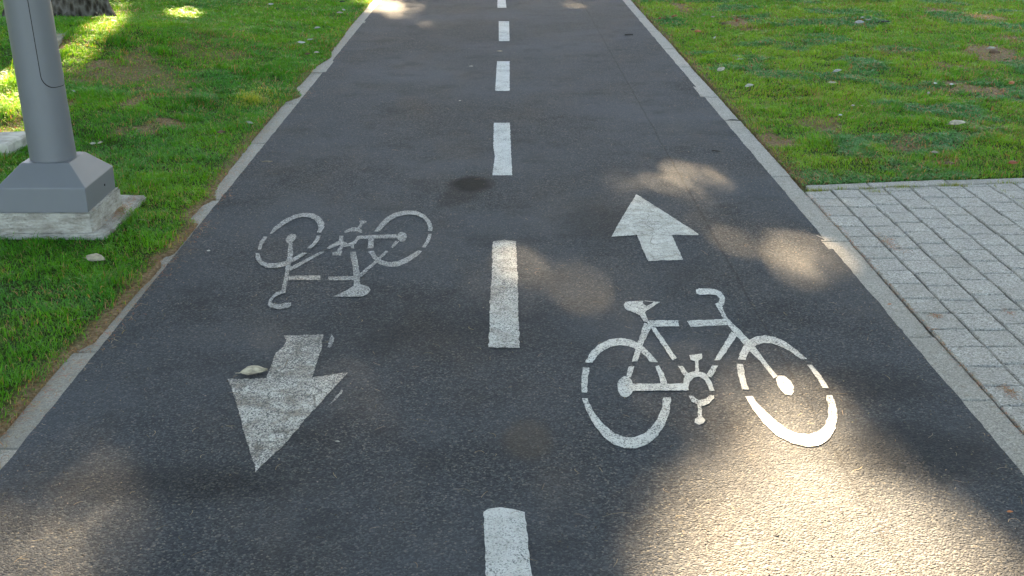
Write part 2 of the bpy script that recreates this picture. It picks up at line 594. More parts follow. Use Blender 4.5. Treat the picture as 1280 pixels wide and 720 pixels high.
def build_paving():
    v, f, t = [], [], []
    x = XR + KW - .003
    cw, rh = .140, .155
    col = 0
    while x < 7.0:
        y = -2.0 + (col % 2) * rh * .5 + random.uniform(-.02, .02)
        w = cw + random.uniform(-.004, .004)
        while y < 7.5:
            hgt = rh + random.uniform(-.012, .012)
            s = .0037
            p = [(x + s, y + s), (x + w - s, y + s), (x + w - s, y + hgt - s), (x + s, y + hgt - s)]
            sk = random.uniform(-.004, .004)
            p = [(a + random.uniform(-.002, .002), b + sk * (1 if i in (1, 2) else 0) + random.uniform(-.0015, .0015)) for i, (a, b) in enumerate(p)]
            p = clip_half(p, lambda q: q[1] - (float(pave_y(q[0])) - EW - .012))
            if len(p) >= 3:
                ar = abs(sum(p[i][0] * p[(i + 1) % len(p)][1] - p[(i + 1) % len(p)][0] * p[i][1] for i in range(len(p)))) / 2
                if ar > .0012:
                    block(v, f, p, .002 + random.uniform(-.003, .002), -.06, .005, .005, .0016, .04, random.random() ** 2 * .32, t)
            y += hgt
        x += w; col += 1
    o = finish_blocks('pavement', v, f, t, M_PAVER)
    kind(o, 'structure', 'walkway of small grey granite setts joining the path', 'pavement')
    m = NT('joint_sand')
    n = m.noise(120, 4, .7); n2 = m.noise(4, 3)
    c = m.ramp(n, [(.3, (.03, .022, .014)), (.6, (.085, .06, .035)), (.8, (.16, .10, .045))])
    m.bump(n, 1, .006); m.fin(c, .95, .1)
    x0 = XR + KW
    vv, ff = [], []
    xs = np.linspace(x0, 8, 60)
    for xx in xs:
        vv += [(xx, -2.2, -.012), (xx, float(pave_y(xx)) - .02, -.012)]
    for i in range(len(xs) - 1):
        ff.append((2 * i, 2 * i + 2, 2 * i + 3, 2 * i + 1))
    o = mesh_obj('pavement_bed', vv, ff, m.m)
    kind(o, 'structure', 'brown sand bedding between the setts', 'pavement bed')
    v, f, t = [], [], []
    x = XR + KW + .026
    ln = [.33, .42, .5, .46, .5, .48]
    k = 0
    while x < 7.0:
        L = ln[k % 6]
        a, b = x + .003, x + L - .003
        p = [(a, float(pave_y(a)) - EW), (b, float(pave_y(b)) - EW), (b, float(pave_y(b))), (a, float(pave_y(a)))]
        block(v, f, p, .004 + random.uniform(-.003, .003), -.1, .006, .005, .002, .04, random.uniform(0, .3), t)
        x += L; k += 1
    o = finish_blocks('kerb', v, f, t, M_KERB)
    kind(o, 'structure', 'thin granite edging between the setts and the right lawn', 'kerb')


build_paving()

# ================================================================== PAINTED MARKINGS
_zc = [0]


def paint_poly(name, polys, mat, parent=None, jit=.0022, step=.014, hole=None):
    """flat painted shape on the asphalt; polys are lists of photo pixels, turned into ground metres"""
    bm = bmesh.new()
    for poly in polys:
        _zc[0] += 1
        z = .0016 + .00013 * (_zc[0] % 16)
        g = [np.array(at(px, py)[:2]) for px, py in poly]
        pts = []
        n = len(g)
        for i in range(n):
            a, b = g[i], g[(i + 1) % n]
            k = max(1, int(np.linalg.norm(b - a) / step))
            for j in range(k):
                p = a + (b - a) * j / k
                nn = mnoise.noise_vector((p[0] * 45, p[1] * 45, 1.7))
                n2 = mnoise.noise_vector((p[0] * 140, p[1] * 140, 5.1))
                pts.append((p[0] + jit * (nn[0] + .8 * n2[0]), p[1] + jit * 1.6 * (nn[1] + .8 * n2[1]), z))
        vs = [bm.verts.new(p) for p in pts]
        try:
            fc = bm.faces.new(vs)
            fc.normal_update()
            if fc.normal.z < 0: fc.normal_flip()
        except ValueError:
            pass
    me = bpy.data.meshes.new(name); bm.to_mesh(me); bm.free()
    return link(name, me, mat, parent)


def Z(ox, oy, s, pts):
    return [(ox + a / s, oy + b / s) for a, b in pts]


def arc(outer, inner):
    return outer + inner


M_BIKE_R = mat_paint('white_paint_crisp', (.66, .67, .65), .56, .3)
M_BIKE_L = mat_paint('white_paint_faded', (.42, .43, .43), .78, .45)
M_ARROW_L = mat_paint('white_paint_cracked', (.60, .585, .55), .76, .95, (.20, .165, .125))
M_ARROW_R = mat_paint('white_paint_grimy', (.62, .62, .59), .46, .75, (.27, .25, .20))
M_DASH = mat_paint('white_paint_line', (.60, .62, .62), .50, .3)
M_DASH_W = mat_paint('white_paint_line_worn', (.60, .60, .58), .66, .65)
M_TRACE = mat_paint('white_paint_trace', (.36, .37, .37), .80, .3)


def flat_label(o, label, cat='road marking', group=None):
    return tag(o, label, cat, group)


def build_markings():
    A = lambda p: Z(715, 350, 3.273, p)
    B = lambda p: Z(840, 350, 3.273, p)
    c = at(885, 460)
    e = empty('bicycle_symbol', (c[0], c[1], 0), 'upright white painted bicycle symbol in the right lane, front wheel in the sun patch', 'road marking', 'bicycle symbols painted on the path')

    def part(name, polys, mat, par):
        o = paint_poly(name, polys, mat)
        o.parent = par; o.matrix_parent_inverse = Matrix.Translation((-par.location.x, -par.location.y, 0))
        return o
    part('wheel', [
        A([(52, 340), (75, 300), (105, 268), (150, 246), (200, 238), (250, 248), (290, 272), (325, 308), (350, 338), (320, 338), (295, 308), (265, 285), (230, 272), (195, 268), (160, 274), (125, 292), (98, 318), (82, 340)]),
        A([(44, 360), (39, 400), (38, 440), (40, 462), (63, 462), (63, 430), (66, 395), (73, 360)]),
        A([(42, 486), (60, 540), (90, 595), (130, 645), (170, 675), (215, 690), (260, 690), (310, 675), (350, 640), (380, 595), (398, 545), (405, 482), (374, 482), (370, 520), (355, 560), (330, 598), (295, 630), (255, 646), (215, 646), (175, 630), (140, 603), (108, 568), (82, 528), (64, 486)]),
        A([(357, 352), (375, 385), (390, 425), (394, 450), (368, 450), (362, 415), (353, 385), (340, 356)])], M_BIKE_R, e)
    part('wheel', [
        B([(270, 328), (278, 300), (295, 268), (315, 248), (345, 233), (380, 228), (420, 235), (460, 252), (505, 285), (552, 325), (530, 328), (490, 298), (450, 276), (410, 262), (375, 260), (345, 270), (322, 287), (308, 305), (300, 328)]),
        B([(265, 346), (268, 380), (278, 420), (288, 450), (314, 450), (302, 415), (296, 380), (290, 346)]),
        B([(300, 478), (330, 530), (375, 590), (430, 640), (490, 670), (550, 685), (600, 680), (640, 655), (668, 610), (678, 560), (672, 515), (655, 475), (630, 475), (640, 520), (638, 560), (625, 600), (600, 622), (560, 634), (520, 632), (470, 612), (420, 575), (375, 533), (345, 503), (328, 478)]),
        B([(572, 350), (604, 385), (630, 425), (640, 445), (618, 445), (600, 415), (575, 380), (552, 350)])], M_BIKE_R, e)
    hub = lambda cx, cy, rx, ry, ang=0, n=18: [(cx + rx * math.cos(t) * math.cos(ang) - ry * math.sin(t) * math.sin(ang), cy + rx * math.cos(t) * math.sin(ang) + ry * math.sin(t) * math.cos(ang)) for t in [2 * math.pi * i / n for i in range(n)]]
    part('frame', [
        A([(296, 176), (326, 190), (292, 262), (268, 336), (245, 336), (262, 280), (283, 215)]),
        A([(232, 357), (256, 357), (241, 402), (220, 402)]),
        A(hub(218, 440, 33, 43)),
        A([(240, 427), (476, 427), (476, 455), (240, 457)]),
        A([(305, 168), (435, 168), (439, 192), (318, 195)]),
        A([(320, 197), (340, 195), (428, 322), (412, 333)]),
        A([(432, 355), (450, 355), (480, 392), (466, 404)]),
        B([(62, 170), (75, 167), (212, 161), (228, 186), (75, 193)]),
        B([(180, 105), (205, 110), (225, 155), (320, 250), (400, 355), (432, 395), (415, 404), (360, 332), (316, 292), (245, 207), (210, 160)]),
        B([(425, 405), (435, 394), (460, 394), (485, 414), (498, 440), (497, 460), (485, 473), (465, 471), (445, 452), (430, 430)]),
        B([(243, 213), (268, 228), (196, 330), (172, 330)]),
        B([(165, 352), (190, 352), (160, 402), (138, 394)])], M_BIKE_R, e)
    part('saddle', [A([(212, 102), (220, 92), (250, 89), (292, 88), (290, 97), (306, 109), (330, 98), (334, 92), (292, 88), (300, 86), (360, 92), (320, 118), (297, 135), (314, 172), (296, 174), (278, 146), (262, 138), (225, 125), (213, 113)])], M_BIKE_R, e)
    part('handlebar', [B([(97, 42), (112, 36), (170, 38), (200, 50), (216, 75), (215, 98), (203, 111), (185, 108), (176, 100), (192, 92), (195, 78), (180, 63), (150, 60), (115, 63), (99, 56)])], M_BIKE_R, e)
    part('chainring', [
        B([(45, 428), (48, 405), (62, 385), (95, 374), (135, 385), (160, 415), (173, 455), (156, 458), (148, 438), (135, 413), (112, 399), (88, 401), (72, 420), (66, 445), (60, 456), (45, 456)]),
        B([(68, 478), (80, 500), (105, 512), (128, 518), (152, 508), (172, 486), (172, 476), (152, 476), (138, 490), (112, 495), (97, 488), (87, 476)])], M_BIKE_R, e)
    part('pedal', [B([(105, 510), (121, 510), (124, 562), (133, 575), (130, 590), (110, 597), (92, 586), (95, 571), (107, 563)])], M_BIKE_R, e)
    part('pedal', [B([(70, 310), (122, 305), (122, 325), (107, 332), (111, 377), (97, 380), (94, 335), (76, 330)])], M_BIKE_R, e)

    # upside-down symbol of the oncoming lane
    A = lambda p: Z(310, 255, 5.143, p)
    B = lambda p: Z(405, 255, 5.538, p)
    c = at(430, 320)
    e = empty('bicycle_symbol', (c[0], c[1], 0), 'fainter upside-down white bicycle symbol in the left lane', 'road marking', 'bicycle symbols painted on the path')
    part('wheel', [
        A([(138, 196), (170, 150), (230, 105), (300, 72), (360, 60), (420, 65), (465, 88), (490, 120), (492, 150), (470, 188), (442, 188), (452, 160), (448, 130), (430, 107), (395, 90), (350, 86), (300, 98), (245, 128), (190, 165), (152, 196)]),
        A([(100, 212), (75, 250), (62, 290), (66, 297), (84, 297), (92, 270), (107, 245), (126, 214)]),
        A([(48, 320), (52, 360), (80, 395), (120, 417), (180, 417), (250, 400), (310, 367), (385, 318), (352, 316), (300, 345), (240, 372), (180, 384), (130, 386), (97, 373), (80, 350), (74, 320)]),
        A([(468, 207), (455, 240), (425, 275), (405, 292), (378, 290), (410, 262), (432, 235), (440, 207)])], M_BIKE_L, e)
    part('wheel', [
        B([(348, 195), (385, 145), (430, 98), (490, 65), (560, 50), (640, 52), (700, 80), (738, 125), (752, 165), (747, 192), (720, 192), (722, 165), (710, 130), (685, 102), (640, 82), (580, 76), (510, 90), (455, 122), (415, 162), (382, 198)]),
        B([(746, 208), (735, 250), (705, 302), (674, 302), (705, 260), (722, 210)]),
        B([(682, 325), (640, 367), (580, 407), (510, 434), (440, 437), (380, 417), (335, 377), (306, 330), (342, 325), (365, 363), (400, 392), (450, 406), (510, 398), (560, 378), (610, 349), (650, 324)]),
        B([(308, 240), (347, 240), (341, 310), (303, 308)])], M_BIKE_L, e)
    part('frame', [
        A([(242, 232), (255, 207), (280, 195), (308, 198), (312, 215), (295, 240), (270, 255), (248, 252)]),
        A([(262, 248), (285, 248), (290, 320), (274, 400), (262, 460), (240, 578), (215, 562), (232, 480), (245, 395), (255, 320)]),
        A([(266, 412), (465, 309), (496, 309), (275, 434)]),
        A([(503, 290), (530, 268), (575, 243), (602, 238), (602, 260), (560, 277), (520, 294)]),
        A([(262, 465), (465, 463), (467, 492), (262, 494)]),
        A([(515, 470), (690, 466), (700, 494), (520, 494)]),
        B([(305, 219), (500, 213), (518, 241), (308, 243)]),
        B([(181, 335), (222, 335), (232, 400), (247, 480), (250, 566), (205, 566), (206, 520), (200, 450), (190, 400)]),
        B([(238, 492), (350, 400), (425, 326), (448, 330), (370, 407), (255, 512)]),
        B([(458, 305), (495, 260), (522, 262), (477, 309)]),
        B(hub(540, 231, 33, 34))], M_BIKE_L, e)
    part('saddle', [B([(65, 645), (120, 621), (165, 598), (205, 573), (215, 560), (250, 560), (310, 578), (324, 600), (302, 630), (270, 646), (180, 649)])], M_BIKE_L, e)
    part('handlebar', [A([(215, 563), (240, 575), (200, 588), (172, 607), (154, 628), (154, 644), (200, 651), (240, 640), (275, 637), (279, 655), (255, 676), (200, 681), (140, 669), (127, 655), (137, 620), (160, 590), (185, 570)])], M_BIKE_L, e)
    part('chainring', [
        B([(138, 199), (160, 177), (200, 163), (240, 165), (264, 185), (264, 202), (245, 200), (230, 191), (200, 190), (170, 196), (150, 203)]),
        B([(108, 222), (135, 222), (132, 250), (140, 265), (165, 274), (195, 267), (215, 249), (232, 223), (304, 219), (304, 243), (255, 242), (235, 253), (222, 272), (207, 285), (210, 311), (189, 309), (184, 292), (150, 297), (125, 297), (110, 284), (104, 258)])], M_BIKE_L, e)
    part('pedal', [B([(58, 341), (90, 325), (112, 293), (134, 293), (122, 325), (126, 335), (118, 359), (57, 359)])], M_BIKE_L, e)
    part('pedal', [B([(235, 165), (250, 140), (244, 122), (255, 114), (293, 119), (291, 131), (270, 139), (258, 168)])], M_BIKE_L, e)

    C = lambda p: Z(260, 400, 3.6, p)
    o = paint_poly('direction_arrow', [C([(340, 72), (520, 68), (510, 130), (468, 262), (540, 250), (628, 240), (420, 470), (360, 545), (215, 685), (150, 460), (120, 350), (88, 268), (262, 265), (285, 205), (305, 150), (338, 122), (352, 98)])], M_ARROW_L, None, .0035)
    tag(o, 'cracked white arrow pointing towards the viewer in the left lane', 'road marking', 'arrows painted on the path')
    for q in ([(552, 70), (562, 62), (566, 100), (548, 128), (536, 128)], [(605, 314), (610, 322), (560, 380), (540, 390)]):
        t = paint_poly('paint_trace', [C(q)], M_TRACE, None, .005)
        t.parent = o
    o = paint_poly('direction_arrow', [Z(740, 190, 4, [(222, 213), (375, 310), (535, 413), (530, 419), (400, 416), (428, 480), (456, 541), (280, 548), (250, 480), (224, 416), (98, 426), (150, 330)])], M_ARROW_R, None, .003)
    tag(o, 'grimy white arrow pointing away up the right lane, beside a round spot of sun', 'road marking', 'arrows painted on the path')
    G = 'dashes of the white centre line'
    D = [
        ([(605.3, 641), (610, 637), (625, 635), (640, 637), (656, 641), (658, 660), (662, 700), (667, 740), (672, 800), (610, 800), (608, 740), (606, 690)], M_DASH, 'white centre line dash closest to the viewer, below the others', .003),
        (Z(560, 280, 4.236, [(238, 95), (300, 88), (360, 95), (364, 200), (370, 300), (372, 480), (380, 658), (215, 658), (222, 450), (232, 250)]), M_DASH_W, 'worn white dash between the two bicycle symbols, crossed by a streak of sun', .004),
        (Z(560, 0, 3, [(172, 462), (232, 462), (236, 560), (241, 659), (166, 659), (176, 590), (170, 545)]), M_DASH, 'wavy-edged white dash just above the dark stain on the asphalt', .003),
        (Z(560, 0, 3, [(184, 231), (231, 231), (231, 342), (177, 342)]), M_DASH, 'third white dash from the far end of the centre line', .003),
        (Z(560, 0, 3, [(190, 81), (229, 81), (231, 155), (191, 155)]), M_DASH, 'second white dash from the far end of the centre line', .003),
        ([(622, -9), (631, -9), (633, 10), (621.7, 10)], M_DASH, 'farthest white dash, cut off by the top of the view', .003)]
    for poly, mt, lab, j in D:
        o = paint_poly('lane_dash', [poly], mt, None, j)
        tag(o, lab, 'road marking', G)
    # thin repaint edge at the left of the two near dashes
    

build_markings()


# ================================================================== LAMP POST
def prism(name, rings, mat, parent, cap=True, smooth_=False, bottom=True):
    """stack of rings (lists of points) skinned together"""
    v = []; f = []
    n = len(rings[0])
    for r in rings: v += r
    for k in range(len(rings) - 1):
        for i in range(n):
            j = (i + 1) % n
            f.append((k * n + i, k * n + j, (k + 1) * n + j, (k + 1) * n + i))
    if cap: f.append(tuple(range((len(rings) - 1) * n, len(rings) * n)))
    if bottom: f.append(tuple(reversed(range(n))))
    return mesh_obj(name, v, f, mat, parent, smooth_)


def bevel(o, w, seg=2, ang=30):
    b = o.modifiers.new('bevel', 'BEVEL'); b.width = w; b.segments = seg; b.limit_method = 'ANGLE'; b.angle_limit = math.radians(ang)
    return o


def build_lamp():
    LX, LY = -1.990, 5.065
    root = empty('lamp_post', (LX, LY, 0), 'grey steel lamp post with a flared square base on a concrete footing', 'lamp post')
    mm = mat_metal_paint(); mc = mat_concrete()
    md = mat_plain('dark_seam', (.012, .012, .014), .8, .1)

    def rough_box(x0, x1, y0, y1, z0, z1, seg, amp, seed):
        bm = bmesh.new()
        bmesh.ops.create_cube(bm, size=1)
        for v in bm.verts:
            v.co = Vector(((x0 + x1) / 2 + v.co.x * (x1 - x0), (y0 + y1) / 2 + v.co.y * (y1 - y0), (z0 + z1) / 2 + v.co.z * (z1 - z0)))
        bmesh.ops.bevel(bm, geom=list(bm.edges), offset=.008, segments=2, affect='EDGES')
        bmesh.ops.subdivide_edges(bm, edges=[e for e in bm.edges if e.calc_length() > .05], cuts=seg, use_grid_fill=True)
        for v in bm.verts:
            nz = mnoise.noise_vector(v.co * 9 + Vector((seed, 0, 0))) * amp + mnoise.noise_vector(v.co * 28 + Vector((seed, 3, 0))) * amp * .5
            v.co += nz
        return bm
    bm = rough_box(-.30, .262, -.215, .415, -.12, .045, 14, .006, 1)
    me = bpy.data.meshes.new('footing_slab'); bm.to_mesh(me); bm.free()
    slab = link('concrete_footing', me, mc, root)
    bm = rough_box(-.205, .207, -.193, .215, .02, .142, 12, .005, 8)
    me = bpy.data.meshes.new('plinth'); bm.to_mesh(me); bm.free()
    o = link('concrete_plinth', me, mc, root)
    h = .193
    sq = lambda a, z: [(-a, -a, z), (a, -a, z), (a, a, z), (-a, a, z)]
    base = prism('base_cover', [sq(h, .135), sq(h, .247), sq(.105, .337), sq(.098, .337)], mm, root)
    bevel(base, .004, 2)
    # small scratch holes / screws on the right faces
    for (x, y, z, nx, nz) in ((h + .0005, .05, .195, 1, 0),):
        bm = bmesh.new(); bmesh.ops.create_cone(bm, cap_ends=True, segments=10, radius1=.006, radius2=.005, depth=.004)
        bmesh.ops.rotate(bm, verts=bm.verts, matrix=Matrix.Rotation(math.pi / 2, 3, 'Y')); bmesh.ops.translate(bm, verts=bm.verts, vec=(x, y, z))
        me = bpy.data.meshes.new('screw'); bm.to_mesh(me); bm.free(); link('screw', me, md, base)
    r0, r1, H = .101, .062, 5.2
    rad = lambda z: r0 + (r1 - r0) * (z / H)
    N = 64
    LEAN = lambda z: -.028 * max(0, z - .33)
    ring = lambda z, r=None: [(LEAN(z) + (r or rad(z)) * math.cos(2 * math.pi * i / N), (r or rad(z)) * math.sin(2 * math.pi * i / N), z) for i in range(N)]
    pole = prism('pole', [ring(z) for z in (.28, .33, .6, .9, 1.2, 2, 3, 4, H)], mm, root, smooth_=True)
    # weld bead where the pole meets the cover
    v = []; f = []
    # access door: a curved plate on the right of the pole with a rounded lower corner
    a0, a1 = math.radians(-90 + 25), math.radians(-90 + 118)
    zb, zt = .66, 1.6

    def outline(grow):
        pts = []
        A0, A1 = a0 - grow / r0, a1 + grow / r0
        ZB, ZT = zb - grow, zt + grow
        rc = .055
        for (ca, cz, s) in ((A0 + rc / r0, ZB + rc, 180), (A1 - rc / r0, ZB + rc, 270), (A1 - rc / r0, ZT - rc, 0), (A0 + rc / r0, ZT - rc, 90)):
            for k in range(9):
                t = math.radians(s + k * 90 / 8)
                pts.append((ca + rc * math.cos(t) / r0, cz + rc * math.sin(t)))
        return pts

    def shell(name, grow, off, mat, par):
        # rows in z, columns in angle, clipped to the rounded outline
        pts = outline(grow)
        zs = sorted(set(round(p[1], 4) for p in pts))
        zs = sorted(set(zs + list(np.linspace(zb, zt, 8))))
        v = []; f = []
        NC = 20
        for z in zs:
            # left & right angle at this z
            A0, A1 = a0 - grow / r0, a1 + grow / r0
            ZB, ZT = zb - grow, zt + grow; rc = .055
            dz = max(0, (ZB + rc) - z, z - (ZT - rc))
            ins = (rc - math.sqrt(max(0, rc * rc - min(dz, rc) ** 2))) / r0
            for k in range(NC + 1):
                a = A0 + ins + (A1 - A0 - 2 * ins) * k / NC
                r = rad(z) + off
                v.append((LEAN(z) + r * math.cos(a), r * math.sin(a), z))
        for i in range(len(zs) - 1):
            for k in range(NC):
                q = i * (NC + 1) + k
                f.append((q, q + 1, q + NC + 2, q + NC + 1))
        return mesh_obj(name, v, f, mat, par, True)
    door = shell('access_door', 0, .0022, mm, pole)
    seam = shell('door_seam', .0032, .0010, md, door)
    # arm and lamp head far above the view
    arm = prism('lamp_arm', [[(x + .035 * math.cos(t) * (0 if False else 0), .035 * math.cos(t), zz + .035 * math.sin(t)) for t in [2 * math.pi * i / 16 for i in range(16)]] for x, zz in ((-.15, 5.12), (.3, 5.22), (.8, 5.25))], mm, root, smooth_=True)
    head = prism('lamp_head', [[(1.0 + sx * a, sy * b, z) for sx, sy in ((-1, -1), (1, -1), (1, 1), (-1, 1))] for a, b, z in ((.26, .12, 5.2), (.28, .14, 5.23), (.26, .12, 5.29), (.15, .06, 5.32))], mm, root)
    bevel(head, .01)


build_lamp()


# ================================================================== STONES NEAR THE TREE
def stone_slab(name, poly_px, z_top, zb, mat, label, amp=.006):
    g = [at(px, py, z_top)[:2] for px, py in poly_px]
    v, f, t = [], [], []
    ar = sum(g[i][0] * g[(i + 1) % len(g)][1] - g[(i + 1) % len(g)][0] * g[i][1] for i in range(len(g)))
    if ar < 0: g = g[::-1]
    block(v, f, g, z_top, zb, .012, .01, amp, .05, .2, t)
    o = finish_blocks(name, v, f, t, mat)
    tag(o, label, 'stone')
    return o


M_SLAB = mat_plain('weathered_limestone', (.50, .47, .42), .9, .35, 12)
z_s = hit(15, 178)[2] + .06
stone_slab('stone_block', [(-40, 168), (-10, 165), (34, 163), (36, 167), (8, 180), (-40, 188)], z_s, z_s - .16, M_SLAB, 'pale flat stone block in the grass behind the lamp post')
z_s = hit(80, 44)[2] + .012
stone_slab('root_stone', [(56, 36), (86, 30), (94, 32), (86, 40), (72, 50), (56, 52)], z_s, z_s - .12, mat_plain('mossy_stone', (.28, .25, .19), .9, .35, 12), 'small mossy flat stone at the foot of the tree trunk')

# ================================================================== SUN
EL, AZ = math.radians(27), math.radians(-3)
SUN = np.array([math.sin(AZ) * math.cos(EL), math.cos(AZ) * math.cos(EL), math.sin(EL)])

# pools of sunlight that reach the ground through gaps between the leaves (photo px: centre, radii, openness)
GAPS = [(858, 228, 38, 25, .6), (805, 233, 44, 22, .28), (885, 262, 36, 16, .15), (925, 292, 40, 22, .24), (1005, 326, 33, 25, .7), (960, 300, 60, 30, .06),
        (740, 362, 44, 34, .14), (765, 385, 60, 30, .08), (635, 345, 26, 26, 0.48), (690, 340, 60, 24, 0.19), (690, 330, 40, 20, .08), (470, 470, 70, 50, .06), (430, 510, 60, 44, .06),
        (860, 440, 90, 60, 0.16), (885, 510, 70, 50, 0.35), (960, 450, 60, 40, 0.16), (980, 350, 60, 24, 0.10), (300, 360, 110, 34, 0.11), (660, 549, 34, 20, 0.10), (1180, 520, 60, 40, 0.10),
        (497, 10, 28, 10, 0.55), (478, 6, 16, 8, 0.60), (474, 55, 20, 8, 0.19), (490, 30, 40, 10, 0.16), (385, 238, 44, 14, .09), (440, 234, 36, 14, .08), (340, 320, 60, 20, 0.10), (716, 6, 10, 5, 0.48),
        (30, 690, 100, 70, 0.40), (90, 625, 56, 42, 0.42), (-40, 760, 120, 80, 0.50),
        (228, 17, 16, 6, 0.90), (262, 45, 40, 9, 0.16), (317, 122, 18, 12, 0.40), (462, 3, 12, 4, 0.70), (150, 60, 30, 6, 0.13),
        (7, 135, 28, 40, .8), (-20, 120, 34, 44, .6), (20, 108, 12, 14, .5), (30, 182, 26, 4, 0.19),
        (1225, 10, 50, 12, 0.16), (1150, 60, 80, 20, 0.08), (1000, 60, 80, 24, 0.10), (1100, 110, 90, 20, 0.06), (880, 20, 60, 14, 0.08)]
POLY = [([(415, 560), (425, 490), (470, 440), (540, 410), (610, 385), (655, 350), (700, 328), (750, 326), (795, 350), (790, 395), (740, 410), (680, 388), (620, 405), (570, 440), (520, 490), (470, 560)], .19, .13),
        ([(800, 780), (815, 700), (835, 640), (870, 595), (910, 560), (960, 515), (1005, 478), (1035, 490), (1055, 540), (1085, 590), (1140, 615), (1180, 640), (1220, 680), (1260, 730), (1300, 800), (1300, 1000), (780, 1000)], 1.0, .11),
        ([(1090, 570), (1150, 590), (1230, 625), (1300, 680), (1380, 760), (1380, 1000), (1180, 1000), (1150, 680)], .5, .17),
        ([(840, 560), (900, 500), (960, 470), (1030, 450), (1075, 500), (1100, 570), (1000, 620), (880, 620)], .30, .12),
        ([(154, -4), (143, 10), (126, 25), (108, 38), (86, 60), (70, 80), (66, 104), (80, 98), (98, 80), (122, 56), (146, 30), (162, 8)], .85, .06)]


def in_poly(px, py, poly):
    ins = np.zeros(px.shape, bool)
    n = len(poly)
    for i in range(n):
        x0, y0 = poly[i]; x1, y1 = poly[(i + 1) % n]
        c = ((y0 > py) != (y1 > py)) & (px < (x1 - x0) * (py - y0) / (y1 - y0 + 1e-12) + x0)
        ins ^= c
    return ins


def openness(gx, gy, gz):
    px, py, c = to_px(gx, gy, gz)
    keep = np.ones(np.shape(gx))
    brk = (fbm(gx, gy * .5, 5.5, 400) - .5) * .9
    for (cx, cy, rx, ry, s) in GAPS:
        g = CAMH / math.cos(TH) / (cy - VPY)           # metres per px there
        ex, ey = .035 / g, .035 / (g * g * FPX / CAMH)
        r = np.hypot((px - cx) / (rx + ex), (py - cy) / (ry + ey)) + brk
        keep *= 1 - s * smooth(1.2, .8, r)
    for poly, s, soft in POLY:
        pg = [at(a, b)[:2] for a, b in poly]
        d = np.full(np.shape(gx), 9.0)
        for (ax, ay), (bx, by) in zip(pg, pg[1:] + pg[:1]):
            ex, ey = bx - ax, by - ay
            t = np.clip(((gx - ax) * ex + (gy - ay) * ey) / (ex * ex + ey * ey + 1e-9), 0, 1)
            d = np.minimum(d, np.hypot(gx - ax - t * ex, (gy - ay - t * ey) * .5))
        d = np.where(in_poly(px, py, poly), d, -d) + brk * .05
        keep *= 1 - s * smooth(-soft, soft, d)
    return np.where(c > .3, 1 - keep, 0)


# ================================================================== TREES
M_BARK = mat_bark()
M_LEAF = mat_vcol('broad_leaf', .25, .5, .4)


def tube(v, f, pts, radii, n=10):
    b0 = len(v)
    for k, (p, r) in enumerate(zip(pts, radii)):
        p = Vector(p)
        d = (Vector(pts[min(k + 1, len(pts) - 1)]) - Vector(pts[max(k - 1, 0)])).normalized()
        a = d.orthogonal().normalized(); b = d.cross(a)
        for i in range(n):
            t = 2 * math.pi * i / n
            v.append(tuple(p + (a * math.cos(t) + b * math.sin(t)) * r))
    for k in range(len(pts) - 1):
        for i in range(n):
            j = (i + 1) % n
            f.append((b0 + k * n + i, b0 + k * n + j, b0 + (k + 1) * n + j, b0 + (k + 1) * n + i))


_tx, _ty, _ = at(58, 34, .12)
TREES = [(_tx, _ty + .42, .40, 'thick old tree trunk with furrowed dark bark behind the lamp post', 5.0),
         (5.2, 18.5, .26, 'leafy tree right of the path ahead, out of view, shading the lawn', 5.5),
         (-5.8, 25.0, .30, 'leafy tree left of the path ahead, out of view, shading the asphalt', 6.0),
         (-7.2, 1.0, .28, 'unseen leafy tree added left of the viewer to dim the skylight', 5.5),  # this tree and the next are added to shut out skylight
         (7.0, -2.5, .28, 'unseen leafy tree added right of the viewer to dim the skylight', 5.5)]


